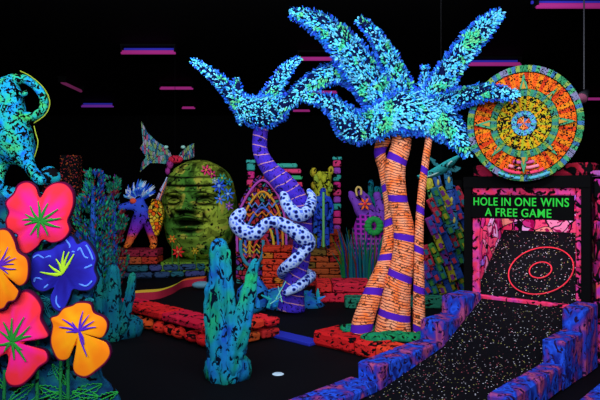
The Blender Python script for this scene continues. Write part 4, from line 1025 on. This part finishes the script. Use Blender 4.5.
cactus('cactus', 'small dull teal cactus standing behind the purple coral', Vector((P(377, 0, 11.9).x, 11.9, 0)), 11.9,
       [('stem', [(377, 283, 10, 0), (377, 230, 10, 0), (377, 190, 8, 0)], 6), ('arm', [(376, 205, 6, 0), (371, 198, 6, 0), (371, 182, 5, 0)], 5), ('arm', [(378, 200, 6, 0), (383, 194, 6, 0), (383, 176, 5, 0)], 5)],
       MAT['tealdim'], (377, 278.5, 20, 8))
# grass clump
t = thing('grass_clump', 'clump of tall teal and green grass blades left of the big palm', 'grass', G(365, 290)+Vector((0, .2, .0)))
b = MB(); g0 = G(364, 292)
for k in range(95):
    x = R.uniform(-.34, .36); y = R.uniform(-.12, .15); h = R.uniform(.35, .85); ben = x*.5+R.uniform(-.15, .15)
    p0 = g0+Vector((x, y, 0)); col = R.choice([(.01, .16, .2), (.01, .2, .05), (.015, .07, .28), (.2, .02, .02), (.12, .15, .015), (.01, .14, .16)])
    pts = [p0, p0+Vector((ben*.3, 0, h*.6+.2)), p0+Vector((ben*.8, -.02, h+.25))]; b.tube(pts, [.016, .014, .003], 4, col)
b.build('grass_blades', MAT['leafy'], t)
# leaning mosaic slabs right of the palm
t = thing('mosaic_spire', 'spire of leaning patchwork slabs in yellow, blue and red left of the target box', 'spire', Vector((P(444, 0, 9.4).x, 9.4, 0)))
pal = [(.38, .36, .02), (.02, .08, .4), (.5, .03, .06), (.05, .25, .05), (.2, .03, .25), (.02, .06, .35), (.02, .15, .22)]
n_ = 0
for row in range(8):
    for c_ in range(6):
        py = 300-row*15+R.uniform(-2, 2); px = 421+row*2.2+c_*8+R.uniform(-1.5, 1.5)
        lim = 421+max(0, (290-py))*.16
        if px > 466 or px < lim: continue
        Yd = 9.2+.06*c_+R.uniform(0, .1); g = MB(); l_ = R.uniform(.26, .36); q = P(px, py, Yd)
        if q.z < .16: q.z = .16
        col = pal[n_ % 7]; tl = -.42+R.uniform(-.12, .12)
        g.box(q, (.115, .07, l_), ry=tl, col=col, ch=.012); o = g.build('slab', MAT['mottled'], t); n_ += 1
        g = MB(); M_ = Matrix.Rotation(tl, 3, 'Y'); 
        for dz in (-.28, .2): g = MB(); g.box(q+M_ @ Vector((0, -.038, dz*l_)), (.05, .012, .08), ry=tl, col=pal[(n_+3) % 7]); g.build('inlay', MAT['attr'], o)
for (x0, y0, x1, y1, c1, c2) in ((436, 212, 428, 178, (.1, .45, .12), (.6, .6, .05)), (446, 215, 436, 176, (.5, .06, .3), (.05, .15, .5)), (455, 230, 447, 170, (.04, .1, .45), (.03, .2, .4))):
    for i in range(3):
        f0, f1 = i/3, (i+1)/3; a_, c_ = P(x0+(x1-x0)*f0, y0+(y1-y0)*f0, 9.35), P(x0+(x1-x0)*f1, y0+(y1-y0)*f1, 9.35); d_ = c_-a_
        g = MB(); g.box((a_+c_)/2, (.11, .07, d_.length*.96), ry=math.atan2(d_.x, d_.z), col=c1 if i % 2 else c2, ch=.012); o = g.build('slab', MAT['mottled'], t)
        g = MB(); g.ball((a_+c_)/2+Vector((0, -.035, 0)), (.02, .012, .05), 8, 6, (.7, .6, .1)); g.build('inlay', MAT['attr'], o)
b = MB(); b.prism([P(x, y, 9.75) for x, y in ((422, 302), (430, 240), (438, 212), (450, 180), (462, 180), (464, 302))], (0, .15, 0)); b.build('backing', MAT['black'], t)
# teal flying fish figure
YQ = 8.3
t = thing('fish_figure', 'teal and white long fish figure hanging right of the palm trunks', 'hanging fish', P(440, 168, YQ))
b = MB(); pts = catmull([(417, 177, 3, -.1), (428, 175, 7, 0), (440, 170, 10, 0), (450, 163, 8, 0), (459, 156, 3, .0)], 6)
b.tube([P(x, y, YQ+d_) for x, y, w_, d_ in pts], [w_/F*YQ/2 for x, y, w_, d_ in pts], 14, (.03, .4, .4)); b.build('body', m_attr('teal_fish_paint', (22, .56)), t, True)
b = MB(); b.tube([P(x, y, YQ-.05) for x, y in catmull([(418, 178), (430, 176), (442, 170), (452, 161)], 5)], .012, 6, (.45, .8, .75)); b.build('belly_stripe', MAT['attr'], t, True)
b = MB()
b.prism([P(x, y, YQ) for x, y in ((440, 167), (436, 160), (428, 156), (434, 165))], (0, .03, 0), (.05, .35, .4)); b.prism([P(x, y, YQ) for x, y in ((445, 170), (456, 172), (462, 168), (450, 164))], (0, .03, 0), (.05, .35, .4)); b.build('fin', MAT['mottled'], t)
b = MB(); b.tube([P(441, 168, YQ), Vector((P(441, 168, YQ).x, YQ, CZ))], .005, 5); b.build('hanging_wire', MAT['black'], t)
